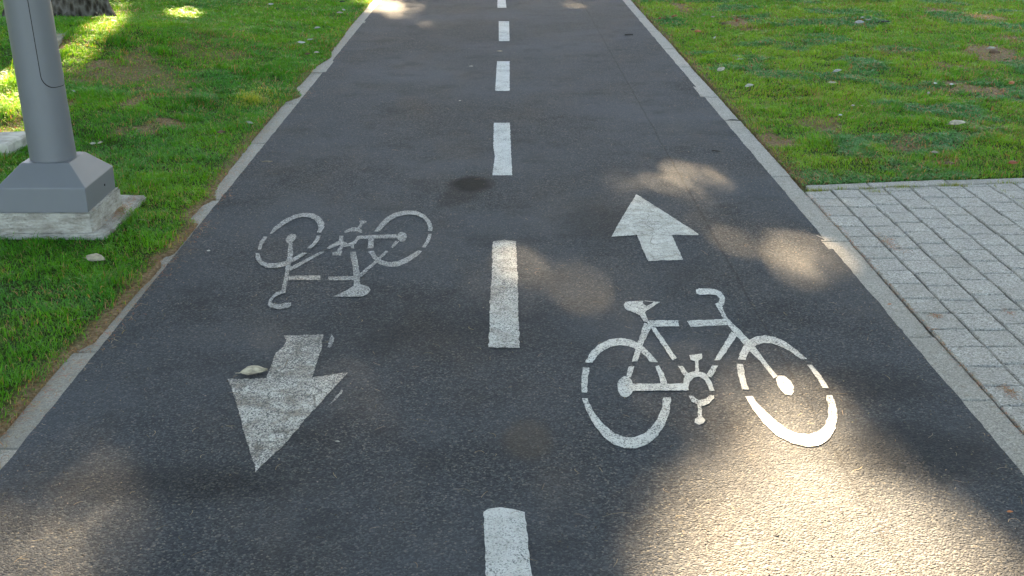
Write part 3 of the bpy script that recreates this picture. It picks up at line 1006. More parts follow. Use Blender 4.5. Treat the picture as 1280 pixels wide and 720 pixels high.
def build_trees():
    # leaves: walk back along the sun's rays from the shaded ground into the crowns
    SX, SY = .034, .072
    gx = np.arange(-7.6, 7.6, SX); gy = np.arange(-1.0, 16.5, SY)
    GX, GY = np.meshgrid(gx, gy)
    P = []
    for layer in range(2):
        x = GX + RNG.uniform(-.5, .5, GX.shape) * SX; y = GY + RNG.uniform(-.5, .5, GX.shape) * SY
        x = x.ravel(); y = y.ravel()
        z = np.maximum(height(x, y), 0)
        op = openness(x, y, z)
        # share of the leaves kept so that two part-closed layers together let through just this much light
        o_ = np.clip(op, 0, 1)
        a_, b_ = .63, -1.6
        q = np.clip((1.6 - np.sqrt(np.maximum(b_ * b_ - 4 * a_ * (1 - o_), 0))) / (2 * a_), 0, 1)
        q = np.where(o_ < .01, 1, q)
        q = np.where(o_ > .97, 0, q)
        k = RNG.random(x.shape) < q
        if layer == 1: k &= RNG.random(x.shape) < .8
        x, y, z = x[k], y[k], z[k]
        zt = 5.2 + 5.0 * fbm(x * 1.0, y * .5, 1.1, 90 + layer) + RNG.uniform(-.9, .9, x.shape)
        t = (zt - z) / SUN[2]
        P.append(np.stack([x + SUN[0] * t, y + SUN[1] * t, z + SUN[2] * t], 1))
    # leaves added overhead and behind the viewer to close off much of the sky
    n = 86000
    zz = RNG.uniform(5.0, 9.5, n)
    xx = RNG.uniform(-14, 14, n); yy = RNG.uniform(-14, 9.5, n)
    k = (fbm(xx, yy, .9, 200) > .29) & (yy < (zz - 0) / SUN[2] * SUN[1] - 1.8)
    P.append(np.stack([xx, yy, zz], 1)[k])
    nf = int(k.sum())
    P = np.concatenate(P)
    FAR = np.zeros(len(P), bool); FAR[-nf:] = True
    own = np.argmin(np.stack([np.hypot(P[:, 0] - T[0], (P[:, 1] - T[1] - 2.0) * .9) for T in TREES]), 0)
    for ti, (tx, ty, tr, lab, hh) in enumerate(TREES):
        z0 = float(height(tx, ty))
        root = empty('tree', (tx, ty, z0), lab, 'tree', None)
        v = []; f = []
        # trunk with root flare
        NS, NR = 48, 30
        for k in range(NR):
            zz = -.15 + (hh + .3) * (k / (NR - 1)) ** 1.5
            fl = math.exp(-max(0, zz + .05) / .22)
            for i in range(NS):
                a = 2 * math.pi * i / NS
                lobes = .5 + .5 * math.cos(5 * a + 1.1 + .6 * math.sin(2 * a))
                r = tr * (1 - .06 * zz) + tr * fl * (.10 + .42 * lobes ** 2)
                r *= 1 + .06 * mnoise.noise((math.cos(a) * 2.2, math.sin(a) * 2.2, zz * .8)) + .07 * mnoise.noise((math.cos(a) * 7, math.sin(a) * 7, zz * 1.6))
                v.append((r * math.cos(a) + .04 * math.sin(zz), r * math.sin(a) + .03 * zz * .3, zz))
        for k in range(NR - 1):
            for i in range(NS):
                j = (i + 1) % NS
                f.append((k * NS + i, k * NS + j, (k + 1) * NS + j, (k + 1) * NS + i))
        f.append(tuple(range((NR - 1) * NS, NR * NS)))
        mine = P[own == ti]; far_ = FAR[own == ti]
        # limbs reaching into the crown; those that would darken a sun pool are left out
        rr = random.Random(ti)
        top = Vector((.04 * math.sin(hh), .05, hh))
        made = 0; tries = 0
        while made < 14 and tries < 200:
            tries += 1
            q = Vector(mine[rr.randrange(len(mine))]) - Vector((tx, ty, z0))
            if Vector((q.x, q.y, 0)).length > 8: continue
            s0 = Vector((0, 0, rr.uniform(.72, .98) * hh))
            pts = [s0 + (q - s0) * u + Vector((0, 0, 1)) * (.25 * math.sin(u * math.pi)) + Vector((rr.uniform(-.12, .12), rr.uniform(-.12, .12), 0)) * (u > 0) for u in (0, .2, .4, .6, .8, 1)]
            w = np.array([tuple(pts[i] + (pts[i + 1] - pts[i]) * (j / 6)) for i in range(5) for j in range(7)]) + np.array([tx, ty, z0])
            tt = w[:, 2] / SUN[2]
            gx_, gy_ = w[:, 0] - SUN[0] * tt, w[:, 1] - SUN[1] * tt
            if openness(gx_, gy_, np.zeros(len(gx_))).max() > .08: continue
            r0_ = tr * rr.uniform(.22, .4)
            tube(v, f, pts, [r0_, r0_ * .8, r0_ * .6, r0_ * .42, r0_ * .25, r0_ * .08], 8)
            made += 1
        mesh_obj('trunk', v, f, M_BARK, root, True)
        # crown
        n = len(mine)
        L = RNG.uniform(.040, .060, n) * np.where(far_, 2.2, 1.0); W = L * RNG.uniform(.55, .75, n)
        # normals roughly towards the light, as leaves grow
        nr = np.array([0, .35, .9]) * 1.0 + RNG.normal(0, .45, (n, 3)) + SUN * .7
        nr /= np.linalg.norm(nr, axis=1)[:, None]
        tmp = RNG.normal(0, 1, (n, 3))
        u = np.cross(nr, tmp); u /= np.linalg.norm(u, axis=1)[:, None]
        w = np.cross(nr, u)
        c = mine - np.array([tx, ty, z0])
        prof = [(-1, 0, 0), (-.35, -1, .25), (-.35, 1, .25), (.35, -.85, .25), (.35, .85, .25), (1, 0, -.1)]
        vv = np.stack([c + u * (a * L)[:, None] + w * (b * W)[:, None] + nr * (d * W * .5)[:, None] for a, b, d in prof], 1).reshape(-1, 3)
        base = np.arange(n) * 6
        loops = np.stack([base, base + 1, base + 2, base + 1, base + 3, base + 4, base + 2, base + 3, base + 5, base + 4], 1).ravel()
        st = (np.arange(n) * 10)[:, None] + np.array([0, 3, 7])[None]
        me = np_mesh('crown', vv, loops, st.ravel(), np.tile([3, 4, 3], n))
        colr = np.stack([RNG.uniform(.03, .075, n), RNG.uniform(.075, .13, n), RNG.uniform(.012, .03, n), np.ones(n)], 1)
        ca = me.color_attributes.new('tint', 'FLOAT_COLOR', 'POINT')
        ca.data.foreach_set('color', np.repeat(colr, 6, 0).astype(np.float32).ravel())
        link('crown', me, M_LEAF, root)


build_trees()


def build_leaf_screen():
    # dense unseen leaf mass added on three sides to dim the low sky glow
    n = 46000
    s = RNG.random(n)
    side = RNG.choice(3, n, p=[.3, .35, .35])
    a = RNG.uniform(-1, 1, n)
    x = np.where(side == 0, a * 24, np.where(side == 1, -1, 1) * (21 + RNG.normal(0, 1.2, n)))
    y = np.where(side == 0, 47 + RNG.normal(0, 1.5, n), 18 + a * 30)
    top = 8.5 + 4 * fbm(x + y, x - y, .22, 301)
    top = np.where(side == 0, np.minimum(top, 11.5), top)
    z = RNG.random(n) ** .85 * top
    c = np.stack([x, y, z], 1)
    nr = RNG.normal(0, 1, (n, 3)) + np.where((side == 0)[:, None], np.array([0, -1.2, .3]), np.where((side == 1)[:, None], np.array([1.2, 0, .3]), np.array([-1.2, 0, .3])))
    nr /= np.linalg.norm(nr, axis=1)[:, None]
    u = np.cross(nr, RNG.normal(0, 1, (n, 3))); u /= np.linalg.norm(u, axis=1)[:, None]
    w = np.cross(nr, u)
    L = RNG.uniform(.18, .34, n); W = L * .62
    vv = np.stack([c + u * (p * L)[:, None] + w * (q * W)[:, None] for p, q in ((-1, 0), (-.2, -1), (1, 0), (-.2, 1))], 1).reshape(-1, 3)
    me = np_mesh('leaf_screen', vv, np.arange(4 * n), np.arange(n) * 4, np.full(n, 4))
    colr = np.stack([RNG.uniform(.02, .05, n), RNG.uniform(.05, .095, n), RNG.uniform(.01, .025, n), np.ones(n)], 1)
    ca = me.color_attributes.new('tint', 'FLOAT_COLOR', 'POINT')
    ca.data.foreach_set('color', np.repeat(colr, 4, 0).astype(np.float32).ravel())
    o = link('leaf_screen', me, M_LEAF)
    kind(o, 'stuff', 'unseen screen of dark green leaves added round the lawns to dim the low sky', 'leaf_screen')


build_leaf_screen()

# ================================================================== GRASS
FOOT = (-1.990 - .30, -1.990 + .262, 5.065 - .215, 5.065 + .415)


def build_grass():
    M = mat_vcol('grass_blade', .42, .5, .35)

    def region(side):
        pts = []
        # cells with density falling with distance
        for (y0, y1, dens) in ((1.6, 4.0, 21000), (4.0, 6.0, 19000), (6, 8, 15000), (8, 10.5, 11000), (10.5, 14.8, 8500), (14.8, 17, 2500)):
            if side < 0: x0, x1 = -8.2, -1.38
            else: x0, x1 = 1.5, 8.2
            A = (x1 - x0) * (y1 - y0)
            n = int(A * dens)
            x = RNG.uniform(x0, x1, n); y = RNG.uniform(y0, y1, n)
            lim = .46 * y + 2.4      # what a viewer near the photograph's spot could see
            k = np.abs(x) < lim
            pts.append(np.stack([x[k], y[k]], 1))
        return np.concatenate(pts)

    out = {}
    for side in (-1, 1):
        p = region(side); x, y = p[:, 0], p[:, 1]
        if side < 0:
            u = edge_left(y) - x
            k = u > -.018 + .03 * (fbm(x, y, 18, 51) - .45)
            k &= ~((x > FOOT[0]) & (x < FOOT[1] - .008) & (y > FOOT[2] + .01) & (y < FOOT[3] - .01))
            for (tx, ty, tr, _, _) in TREES[:1]:
                k &= np.hypot(x - tx, y - ty) > tr * 1.25
        else:
            u = np.minimum(x - (XR + KW) + .03 * (fbm(x, y, 14, 52) - .45), y - pave_y(x) + .015 * (fbm(x, y, 20, 53) - .3))
            k = u > -.006
        x, y, u = x[k], y[k], u[k]
        b = bare(x, y)
        clump = fbm(x, y, 9, 71 + side); coarse = fbm(x, y, 1.6, 75 + side)
        k = RNG.random(len(x)) > np.clip(b * 1.0 - .02, 0, .86) * 1.0
        k &= RNG.random(len(x)) < .55 + .9 * (clump - .2)
        x, y, u, b, clump, coarse = x[k], y[k], u[k], b[k], clump[k], coarse[k]
        n = len(x)
        dist = np.hypot(x, y)
        hgt = RNG.uniform(.012, .028, n) * (0.5 + 1.1 * clump)
        hgt *= 1 + .8 * smooth(.6, .8, fbm(x, y, 4.5, 83 + side))
        hgt *= 1 - .35 * b
        hgt *= np.interp(dist, [3, 6, 12], [1.0, 1.05, 1.15])
        if side < 0:
            # longer tussocks: on the mound near the trunk, by the post, and on the shoulder of the mound
            for (px, py, r, s) in ((116, 120, .14, 1.6), (12, 112, .22, 2.2), (135, 12, .18, 1.0), (112, 38, .15, .9), (205, 32, .18, .8), (245, 128, .14, .8), (317, 125, .11, 1.0), (262, 40, .2, .5), (128, 52, .15, .8), (140, 272, .10, 1.2)):
                hx, hy, hz = hit(px, py)
                hgt *= 1 + s * np.exp(-((x - hx) ** 2 + (y - hy) ** 2) / (r * r))
        tall = RNG.random(n) < .02
        hgt = np.where(tall, hgt * 1.9, hgt)
        wid = RNG.uniform(.0009, .0016, n) * np.interp(dist, [3, 6, 9, 13], [1.0, 1.25, 1.7, 2.3])
        # broad-leaved weeds form darker blue-green patches on the right lawn
        weed = smooth(.53, .66, fbm(x, y, 2.4, 99)) * (1 if side > 0 else .35)
        wid = wid * (1 + 1.1 * weed * (RNG.random(n) < .6))
        ang = RNG.uniform(0, 2 * np.pi, n)
        lean = RNG.uniform(.3, 1.35, n) * (1 + .3 * weed)
        dx, dy = np.cos(ang), np.sin(ang)
        sx, sy = -dy, dx
        # drift of the lie of the grass
        lx = (fbm(x, y, 2.2, 111) - .5) * 1.2; ly = (fbm(x, y, 2.2, 121) - .5) * 1.2
        z = height(x, y) - .004
        bx, by = dx * lean + lx, dy * lean + ly
        v = np.zeros((n, 5, 3))
        v[:, 0] = np.stack([x - sx * wid, y - sy * wid, z], 1)
        v[:, 1] = np.stack([x + sx * wid, y + sy * wid, z], 1)
        mx, my, mz = x + bx * hgt * .38, y + by * hgt * .38, z + hgt * .62
        v[:, 2] = np.stack([mx + sx * wid * .85, my + sy * wid * .85, mz], 1)
        v[:, 3] = np.stack([mx - sx * wid * .85, my - sy * wid * .85, mz], 1)
        v[:, 4] = np.stack([x + bx * hgt, y + by * hgt, z + hgt * (1.0 - .28 * np.minimum(lean, 1))], 1)
        # colours of the blades themselves
        if side < 0:
            c0 = np.array([.034, .215, .004]); c1 = np.array([.112, .345, .004])
        else:
            c0 = np.array([.070, .285, .012]); c1 = np.array([.190, .385, .016])
        q = np.clip(coarse * 1.7 - .35 + RNG.normal(0, .2, n), 0, 1)[:, None]
        col = c0 * (1 - q) + c1 * q
        wq = weed[:, None]
        col = col * (1 - wq * .75) + np.array([.040, .200, .060]) * wq * .75
        strawp = np.clip(.05 + .55 * b + .14 * smooth(.5, .75, fbm(x, y, 4.5, 131)), 0, 1)
        if side > 0: strawp = strawp + .07
        straw = RNG.random(n) < strawp
        sc_ = np.stack([RNG.uniform(.24, .44, n), RNG.uniform(.18, .31, n), RNG.uniform(.045, .10, n)], 1)
        col = np.where(straw[:, None], sc_, col)
        col *= RNG.uniform(.72, 1.25, n)[:, None]
        # the yellow-green tuft near the kerb
        if side < 0:
            hx, hy, hz = hit(317, 125)
            yq = np.where(RNG.random(n) < .75 * np.exp(-((x - hx) ** 2 + ((y - hy) * .5) ** 2) / .014), .9, 0)[:, None]
            col = col * (1 - yq) + np.array([.30, .36, .03]) * yq
        out[side] = (v, col)
        base = np.arange(n) * 5
        loops = np.stack([base, base + 1, base + 2, base + 3, base + 3, base + 2, base + 4], 1).ravel()
        st = ((np.arange(n) * 7)[:, None] + np.array([0, 4])[None]).ravel()
        me = np_mesh('grass', v.reshape(-1, 3), loops, st, np.tile([4, 3], n))
        ca = me.color_attributes.new('tint', 'FLOAT_COLOR', 'POINT')
        c4 = np.concatenate([col, np.ones((n, 1))], 1)
        ca.data.foreach_set('color', np.repeat(c4, 5, 0).astype(np.float32).ravel())
        o = link('grass', me, M)
        kind(o, 'stuff', 'green lawn grass around the lamp post, left of the path' if side < 0 else 'yellower lawn grass right of the path, above the setts', 'grass')
        print('grass', side, n)
    # sprigs in the joints of the walkway
    pts = []
    for (px, py, r, n) in ((1022, 238.5, .03, 130), (1050, 237, .02, 50), (1083, 236, .02, 40), (1128, 235, .045, 140), (1190, 232.5, .035, 120), (1095, 240, .03, 50), (1260, 229, .04, 60)):
        gx, gy, _ = at(px, py)
        pts.append(np.stack([gx + RNG.normal(0, r, n), gy + RNG.normal(0, .008, n)], 1))
    for c_ in (7, 8):
        cx = XR + KW + .02 + c_ * .14
        yy = RNG.uniform(4.9, 5.75, 90)
        pts.append(np.stack([cx + RNG.normal(0, .003, 90), yy], 1))
    p = np.concatenate(pts); x, y = p[:, 0], p[:, 1]; n = len(x)
    k = y < pave_y(x) + .02
    x, y = x[k], y[k]; n = len(x)
    hgt = RNG.uniform(.008, .025, n); wid = RNG.uniform(.001, .002, n); ang = RNG.uniform(0, 6.28, n); lean = RNG.uniform(.3, 1.2, n)
    dx, dy = np.cos(ang), np.sin(ang)
    v = np.zeros((n, 3, 3)); z = np.full(n, -.008)
    v[:, 0] = np.stack([x + dy * wid, y - dx * wid, z], 1); v[:, 1] = np.stack([x - dy * wid, y + dx * wid, z], 1)
    v[:, 2] = np.stack([x + dx * lean * hgt, y + dy * lean * hgt, z + .008 + hgt], 1)
    me = np_mesh('joint_weeds', v.reshape(-1, 3), np.arange(3 * n), np.arange(n) * 3, np.full(n, 3))
    ca = me.color_attributes.new('tint', 'FLOAT_COLOR', 'POINT')
    col = np.stack([RNG.uniform(.10, .26, n), RNG.uniform(.18, .28, n), RNG.uniform(.01, .04, n), np.ones(n)], 1)
    ca.data.foreach_set('color', np.repeat(col, 3, 0).astype(np.float32).ravel())
    o = link('joint_weeds', me, M)
    kind(o, 'stuff', 'small weeds sprouting in the joints between the setts', 'weeds')


build_grass()


# ================================================================== LITTER
def build_needles():
    M = mat_vcol('dry_needle', .15, .7, .2)
    P = []; C = []

    def strips(x, y, z, L, w, cols):
        n = len(x)
        ang = RNG.uniform(0, 2 * np.pi, n); cur = RNG.normal(0, .35, n)
        pts = []
        px, py = x.copy(), y.copy(); a = ang.copy()
        K = 5
        vs = np.zeros((n, 2 * K, 3))
        for k in range(K):
            ww = w * (1 - .5 * abs(k - 1.5) / 2.5)
            vs[:, 2 * k] = np.stack([px + np.sin(a) * ww, py - np.cos(a) * ww, z + .0015 + .002 * (k in (1, 2, 3))], 1)
            vs[:, 2 * k + 1] = np.stack([px - np.sin(a) * ww, py + np.cos(a) * ww, z + .0015 + .002 * (k in (1, 2, 3))], 1)
            px += np.cos(a) * L / (K - 1); py += np.sin(a) * L / (K - 1); a += cur
        P.append(vs); C.append(cols)
    def tan(n):
        t = RNG.uniform(.12, .38, n)
        return np.stack([t, t * RNG.uniform(.72, .85, n), t * RNG.uniform(.38, .55, n), np.ones(n)], 1)
    org = lambda n: np.stack([RNG.uniform(.22, .4, n), RNG.uniform(.10, .18, n), RNG.uniform(.025, .06, n), np.ones(n)], 1)
    n = 1000
    y = 1.8 + 12.5 * RNG.random(n) ** 1.3
    x = RNG.uniform(XL + .01, XR - .01, n)
    strips(x, y, np.full(n, .006), RNG.uniform(.008, .045, n), RNG.uniform(.0004, .0010, n), tan(n))
    n = 6
    strips(RNG.uniform(XL, XR, n), RNG.uniform(2.2, 6, n), np.full(n, .006), RNG.uniform(.06, .13, n), RNG.uniform(.0006, .001, n), tan(n))
    n = 2600
    y = 1.8 + 9 * RNG.random(n) ** 1.4
    e = RNG.random(n) < .55
    x = np.where(e, np.where(RNG.random(n) < .5, XL + np.abs(RNG.normal(0, .14, n)), XR - np.abs(RNG.normal(0, .12, n))), RNG.uniform(XL, XR, n))
    tone = RNG.uniform(.03, .30, n) ** 1.2; crumb = np.stack([tone, tone * RNG.uniform(.78, .9, n), tone * RNG.uniform(.5, .75, n), np.ones(n)], 1)
    strips(x, y, np.full(n, .004), RNG.uniform(.003, .008, n), RNG.uniform(.0008, .0028, n), crumb)
    # thick drift along the left kerb
    n = 3600
    y = 1.8 + 11 * RNG.random(n) ** 1.2
    x = edge_left(y) + RNG.normal(.0, .035, n)
    z = np.where(x > XL, .002, np.maximum(height(x, y), -.003)) + .003
    strips(x, y, z, RNG.uniform(.01, .045, n), RNG.uniform(.0005, .0011, n), np.where((RNG.random(n) < .5)[:, None], tan(n), org(n)))
    # orange needles in the joints of the setts
    for (px, py, r, q) in ((1112, 305, .045, 90), (1262, 490, .02, 50), (1170, 395, .015, 30), (1262, 392, .015, 18)):
        gx, gy, _ = at(px, py)
        strips(gx + RNG.normal(0, r * .35, q), gy + RNG.normal(0, r * 1.4, q), np.full(q, .003), RNG.uniform(.01, .035, q), RNG.uniform(.0006, .0012, q), org(q))
    n = 700
    yy = RNG.uniform(2, 5.6, n); xx = XR + KW + .004 + RNG.normal(0, .006, n)
    strips(xx, yy, np.full(n, -.003), RNG.uniform(.008, .03, n), RNG.uniform(.0006, .0012, n), org(n))
    n = 260
    strips(-1.80 + RNG.normal(.03, .022, n), 5.2 + RNG.normal(0, .10, n), np.full(n, .052), RNG.uniform(.01, .04, n), RNG.uniform(.0006, .0012, n), org(n))
    # straw lying in the lawns
    n = 1400
    x = np.concatenate([RNG.uniform(-5.5, -1.45, n // 2), RNG.uniform(1.6, 5.8, n - n // 2)]); y = RNG.uniform(2.5, 13, n)
    k = ~((x > 0) & (y < pave_y(x) + .02)) & ~((x > FOOT[0]) & (x < FOOT[1]) & (y > FOOT[2]) & (y < FOOT[3]))
    x, y = x[k], y[k]; n = len(x)
    strips(x, y, height(x, y) + .02, RNG.uniform(.02, .07, n), RNG.uniform(.0008, .0016, n), tan(n))
    v = np.concatenate(P); c = np.concatenate(C); n = len(v)
    base = np.arange(n) * 10
    loops = np.stack([np.stack([base + 2 * k, base + 2 * k + 1, base + 2 * k + 3, base + 2 * k + 2], 1) for k in range(4)], 1).reshape(-1)
    me = np_mesh('needle_litter', v.reshape(-1, 3), loops, np.arange(4 * n) * 4, np.full(4 * n, 4))
    ca = me.color_attributes.new('tint', 'FLOAT_COLOR', 'POINT')
    ca.data.foreach_set('color', np.repeat(c, 10, 0).astype(np.float32).ravel())
    o = link('needle_litter', me, M)
    kind(o, 'stuff', 'dry needles and straw scattered over the path and along the kerb', 'litter')


build_needles()

LEAFMATS = {
    'cream': mat_plain('cream_leaf', (.46, .41, .30), .6, .45, 45),
    'beige': mat_plain('beige_leaf', (.36, .31, .22), .65, .3, 60),
    'pale': mat_plain('pale_leaf', (.33, .325, .26), .6, .25, 60),
    'grey': mat_plain('grey_leaf', (.32, .32, .29), .65, .3, 60),
    'brown': mat_plain('brown_leaf', (.13, .075, .04), .7, .35, 60),
    'red': mat_plain('rust_red_leaf', (.26, .07, .025), .65, .3, 60),
    'orange': mat_plain('orange_leaf', (.42, .15, .05), .65, .3, 60),
    'dark': mat_plain('dark_leaf', (.020, .017, .015), .7, .3, 60),
    'white': mat_plain('white_scrap', (.46, .45, .40), .7, .15, 60),
}


def fallen_leaf(px, py, len_px, colour, label, rot=0.0, curl=.5, wid=.5, fold=.3, lift=.0, path=False, cat='fallen leaf', name='fallen_leaf', group=None, seed=0):
    if path:
        x, y, z = at(px, py); z = .005
    else:
        x, y, z = hit(px, py); z += .018 + lift
        if px > 1040 and y < float(pave_y(x)): z = .005
    L = len_px * CAMH / math.cos(TH) / (py - VPY)
    wid = min(.72, wid * 1.08); tilt = .1 if path else .36
    W = L * wid * .5
    rr = random.Random(seed + int(px * 7 + py))
    NU, NV = 15, 7
    top = []
    for i in range(NU):
        u = i / (NU - 1); s = u - .5
        prof = (math.sin(math.pi * min(1, u ** .85 * .985 + .01)) ** .95) * (1 + .12 * mnoise.noise((u * 6, seed + px, 4)))
        for j in range(NV):
            w = (j / (NV - 1) - .5) * 2
            yy = w * W * prof * (1 + .08 * mnoise.noise((u * 9, w * 2, seed + px)))
            zz = fold * abs(w) ** 1.3 * W * prof + curl * L * (s * s) * (1 if curl > 0 else 1) - (0 if curl > 0 else 0)
            zz += .035 * L * mnoise.noise((u * 4 + px, w * 1.7, 2.2)) + .012 * L
            if curl < 0:
                zz = -curl * L * (.25 - s * s) + (-fold) * (w * w) * W * .6 + .02 * L * mnoise.noise((u * 5 + px, w * 2, .3))
            top.append([s * L, yy, zz])
    if not path:
        for p in top: p[2] *= 1.5
    zmin = min(p[2] for p in top)
    th = max(.0006, L * .012)
    v = [(a, b, c - zmin + th) for a, b, c in top] + [(a, b, c - zmin) for a, b, c in top]
    f = []; n = NU * NV
    for i in range(NU - 1):
        for j in range(NV - 1):
            q = i * NV + j
            f.append((q, q + NV, q + NV + 1, q + 1)); f.append((n + q, n + q + 1, n + q + NV + 1, n + q + NV))
    ring = [i * NV for i in range(NU)] + [(NU - 1) * NV + j for j in range(1, NV)] + [i * NV + NV - 1 for i in range(NU - 2, -1, -1)] + [j for j in range(NV - 2, 0, -1)]
    for k in range(len(ring)):
        a, b = ring[k], ring[(k + 1) % len(ring)]
        f.append((a, b, n + b, n + a))
    # stalk
    e = top[0]; k0 = len(v)
    tube(v, f, [(e[0] + L * .03, 0, e[2] - zmin + th), (e[0] - L * .08, L * .01, max(th, e[2] - zmin - L * .02)), (e[0] - L * .2, L * .03, max(th, e[2] - zmin - L * .05))], [L * .014, L * .012, L * .008], 5)
    o = mesh_obj(name, v, f, LEAFMATS[colour], None, True)
    o.rotation_mode = 'ZXY'
    o.location = (x, y, z + W * math.sin(tilt) * .7); o.rotation_euler = (tilt, 0, rot)
    tag(o, label, cat, group)
    return o


def build_leaves():
    GL, GR, GP = 'fallen leaves on the left lawn', 'fallen leaves on the right lawn', 'leaves and scraps on the path'
    a = math.radians
    o = fallen_leaf(318, 467, 33, 'cream', 'large curled cream leaf lying on the cracked left arrow', a(12), -.30, .62, .25, path=True, group=GP)
    F = fallen_leaf
    F(121, 331, 24, 'beige', 'curled beige leaf in the grass in front of the lamp post', a(-8), -.3, .6, .5, group=GL)
    F(313, 158, 10, 'pale', 'small bluish white leaf in the grass beside the left kerb', a(-25), .15, .5, .2, group=GL)
    F(277, 170, 10, 'brown', 'small brown leaf in the grass left of the bluish white leaf', a(10), -.3, .6, .4, group=GL)
    F(93, 118, 7, 'pale', 'tiny pale leaf at the right edge of the grey pole', a(-40), .2, .4, .2, group=GL)
    F(117, 184, 8, 'pale', 'pale leaf in the grass just behind the base of the lamp post', a(5), .2, .5, .2, group=GL)
    F(126, 183, 7, 'beige', 'beige leaf touching the pale leaf behind the lamp post base', a(30), -.3, .5, .3, group=GL)
    F(339, 8, 7, 'white', 'whitish leaf at the top of the left lawn, alone in smooth grass', a(0), .2, .5, .2, group=GL)
    F(397, 38, 8, 'pale', 'pale leaf tilted over a dark gap, third down from the top near the left kerb', a(15), -.3, .5, .3, group=GL)
    F(377, 57, 10, 'white', 'white leaf, left one of a pair in the grass by the left kerb', a(-5), .25, .5, .3, group=GL)
    F(388, 53, 8, 'pale', 'pale leaf, right one of a pair in the grass by the left kerb', a(20), .25, .5, .3, group=GL)
    F(396, 69, 7, 'beige', 'beige leaf below the white pair, closest to the left kerb', a(0), -.3, .6, .3, group=GL)
    F(385, 71, 7, 'brown', 'brownish leaf below the white pair, farther from the left kerb', a(15), -.3, .6, .3, group=GL)
    F(430, 15, 5, 'white', 'tiny white leaf high up beside the left kerb', a(-30), .2, .5, .2, group=GL)
    F(428, 5, 7, 'dark', 'dark leaf at the very top beside the left kerb', a(0), -.3, .5, .3, group=GL)
    F(425, 19, 8, 'beige', 'dull beige leaf below the tiny white leaf by the left kerb', a(0), .1, .6, .2, group=GL)
    F(116, 43, 4, 'white', 'round white scrap in the sunlit grass by the tree', a(0), -.4, .9, .3, group=GL)
    F(786, 45, 10, 'dark', 'black leaf on the asphalt near the far right kerb', a(0), -.35, .6, .5, path=True, group=GP)
    F(625, 65, 7, 'beige', 'small tan leaf between two far centre dashes', a(0), .2, .5, .2, path=True, group=GP)
    F(589, 84, 5, 'grey', 'tiny grey scrap on the asphalt left of the centre line', a(0), -.4, .9, .3, path=True, group=GP)
    F(575, 127, 3, 'white', 'white speck on the asphalt left of the centre line', a(0), -.4, .9, .3, path=True, group=GP)
    F(261, 315, 5, 'white', 'white scrap on the asphalt beside the left kerb', a(-20), .1, .7, .1, path=True, group=GP)
    F(422, 554, 7, 'grey', 'grey curled scrap on the asphalt right of the left arrow', a(-15), -.4, .4, .3, path=True, group=GP)
    F(1112, 382, 6, 'orange', 'small reddish leaf on the asphalt beside the right kerb', a(20), .2, .5, .2, path=True, group=GP)
    F(1262, 642, 8, 'orange', 'small orange-brown leaf at the right edge of the sun patch', a(0), -.3, .5, .3, path=True, group=GP)
    F(970, 667, 6, 'dark', 'dark crumb lying in the middle of the big sun patch', a(30), -.3, .6, .3, path=True, group=GP)
    F(197.5 + 720, 152, 16, 'dark', 'dark curled leaf lying across a joint of the right kerb', a(-8), -.2, .3, .3, path=True, group=GP)
    F(1109, 268, 4, 'white', 'white scrap lying on the setts', a(20), -.3, .8, .3, path=True, group=GP)
    # right lawn
    F(901, 93, 12, 'cream', 'cream leaf in the grass beside the right kerb, tilted up', a(35), -.25, .6, .3, lift=.012, group=GR)
    F(936, 113, 12, 'pale', 'pale leaf with dark underside, below the tilted cream leaf', a(20), -.3, .5, .3, lift=.008, group=GR)
    F(925, 78, 9, 'pale', 'small pale leaf above right of the tilted cream leaf', a(5), -.25, .45, .3, group=GR)
    F(893, 50, 7, 'white', 'thin white leaf standing up in the grass near the right kerb', a(62), .2, .3, .2, group=GR)
    F(844, 24, 9, 'red', 'rusty red leaf high up beside the right kerb', a(0), -.35, .7, .3, group=GR)
    F(826, 26, 7, 'red', 'darker rusty leaf closest to the right kerb', a(10), -.3, .7, .3, group=GR)
    F(872, 43, 9, 'orange', 'orange leaf in the grass near the right kerb', a(0), -.3, .7, .3, group=GR)
    F(866, 40, 6, 'dark', 'dark leaf touching the orange leaf', a(15), -.3, .5, .3, group=GR)
    F(904, 33, 8, 'brown', 'dull brown leaf in front of a bare patch by the right kerb', a(30), -.3, .6, .3, group=GR)
    F(921, 30, 8, 'red', 'red-brown leaf standing on the bare patch near the right kerb', a(70), -.3, .5, .4, lift=.01, group=GR)
    F(891, 24, 6, 'beige', 'beige leaf in the dark green weeds at the upper right lawn', a(0), -.3, .5, .3, group=GR)
    F(850, 3, 9, 'brown', 'brown leaf on bare soil at the very top of the right lawn', a(0), -.3, .7, .3, group=GR)
    F(1046, 94, 13, 'pale', 'pale grey-green curled leaf in the middle of the right lawn', a(22), -.25, .4, .3, lift=.008, group=GR)
    F(1040, 107, 11, 'beige', 'flat beige leaf just below the pale curled leaf in mid lawn', a(3), .1, .4, .2, group=GR)
    F(1074, 33, 12, 'grey', 'grey leaf, largest of the trio at the top of the right lawn', a(5), -.25, .6, .3, lift=.01, group=GR)
    F(1077, 25, 7, 'pale', 'pale leaf, topmost of the trio at the top of the right lawn', a(30), -.25, .4, .3, group=GR)
    F(1085, 28, 8, 'pale', 'pale leaf, rightmost of the trio at the top of the right lawn', a(8), .2, .4, .3, group=GR)
    F(1195, 162, 22, 'cream', 'large beige leaf arched over the grass above the setts', a(8), -.28, .42, .4, lift=.012, group=GR)
    F(1168, 108, 6, 'white', 'white scrap in the blue-green grass of the right lawn', a(0), -.3, .8, .3, group=GR)
    F(1189, 109, 5, 'white', 'smaller white scrap right of the first white scrap', a(0), -.3, .8, .3, group=GR)
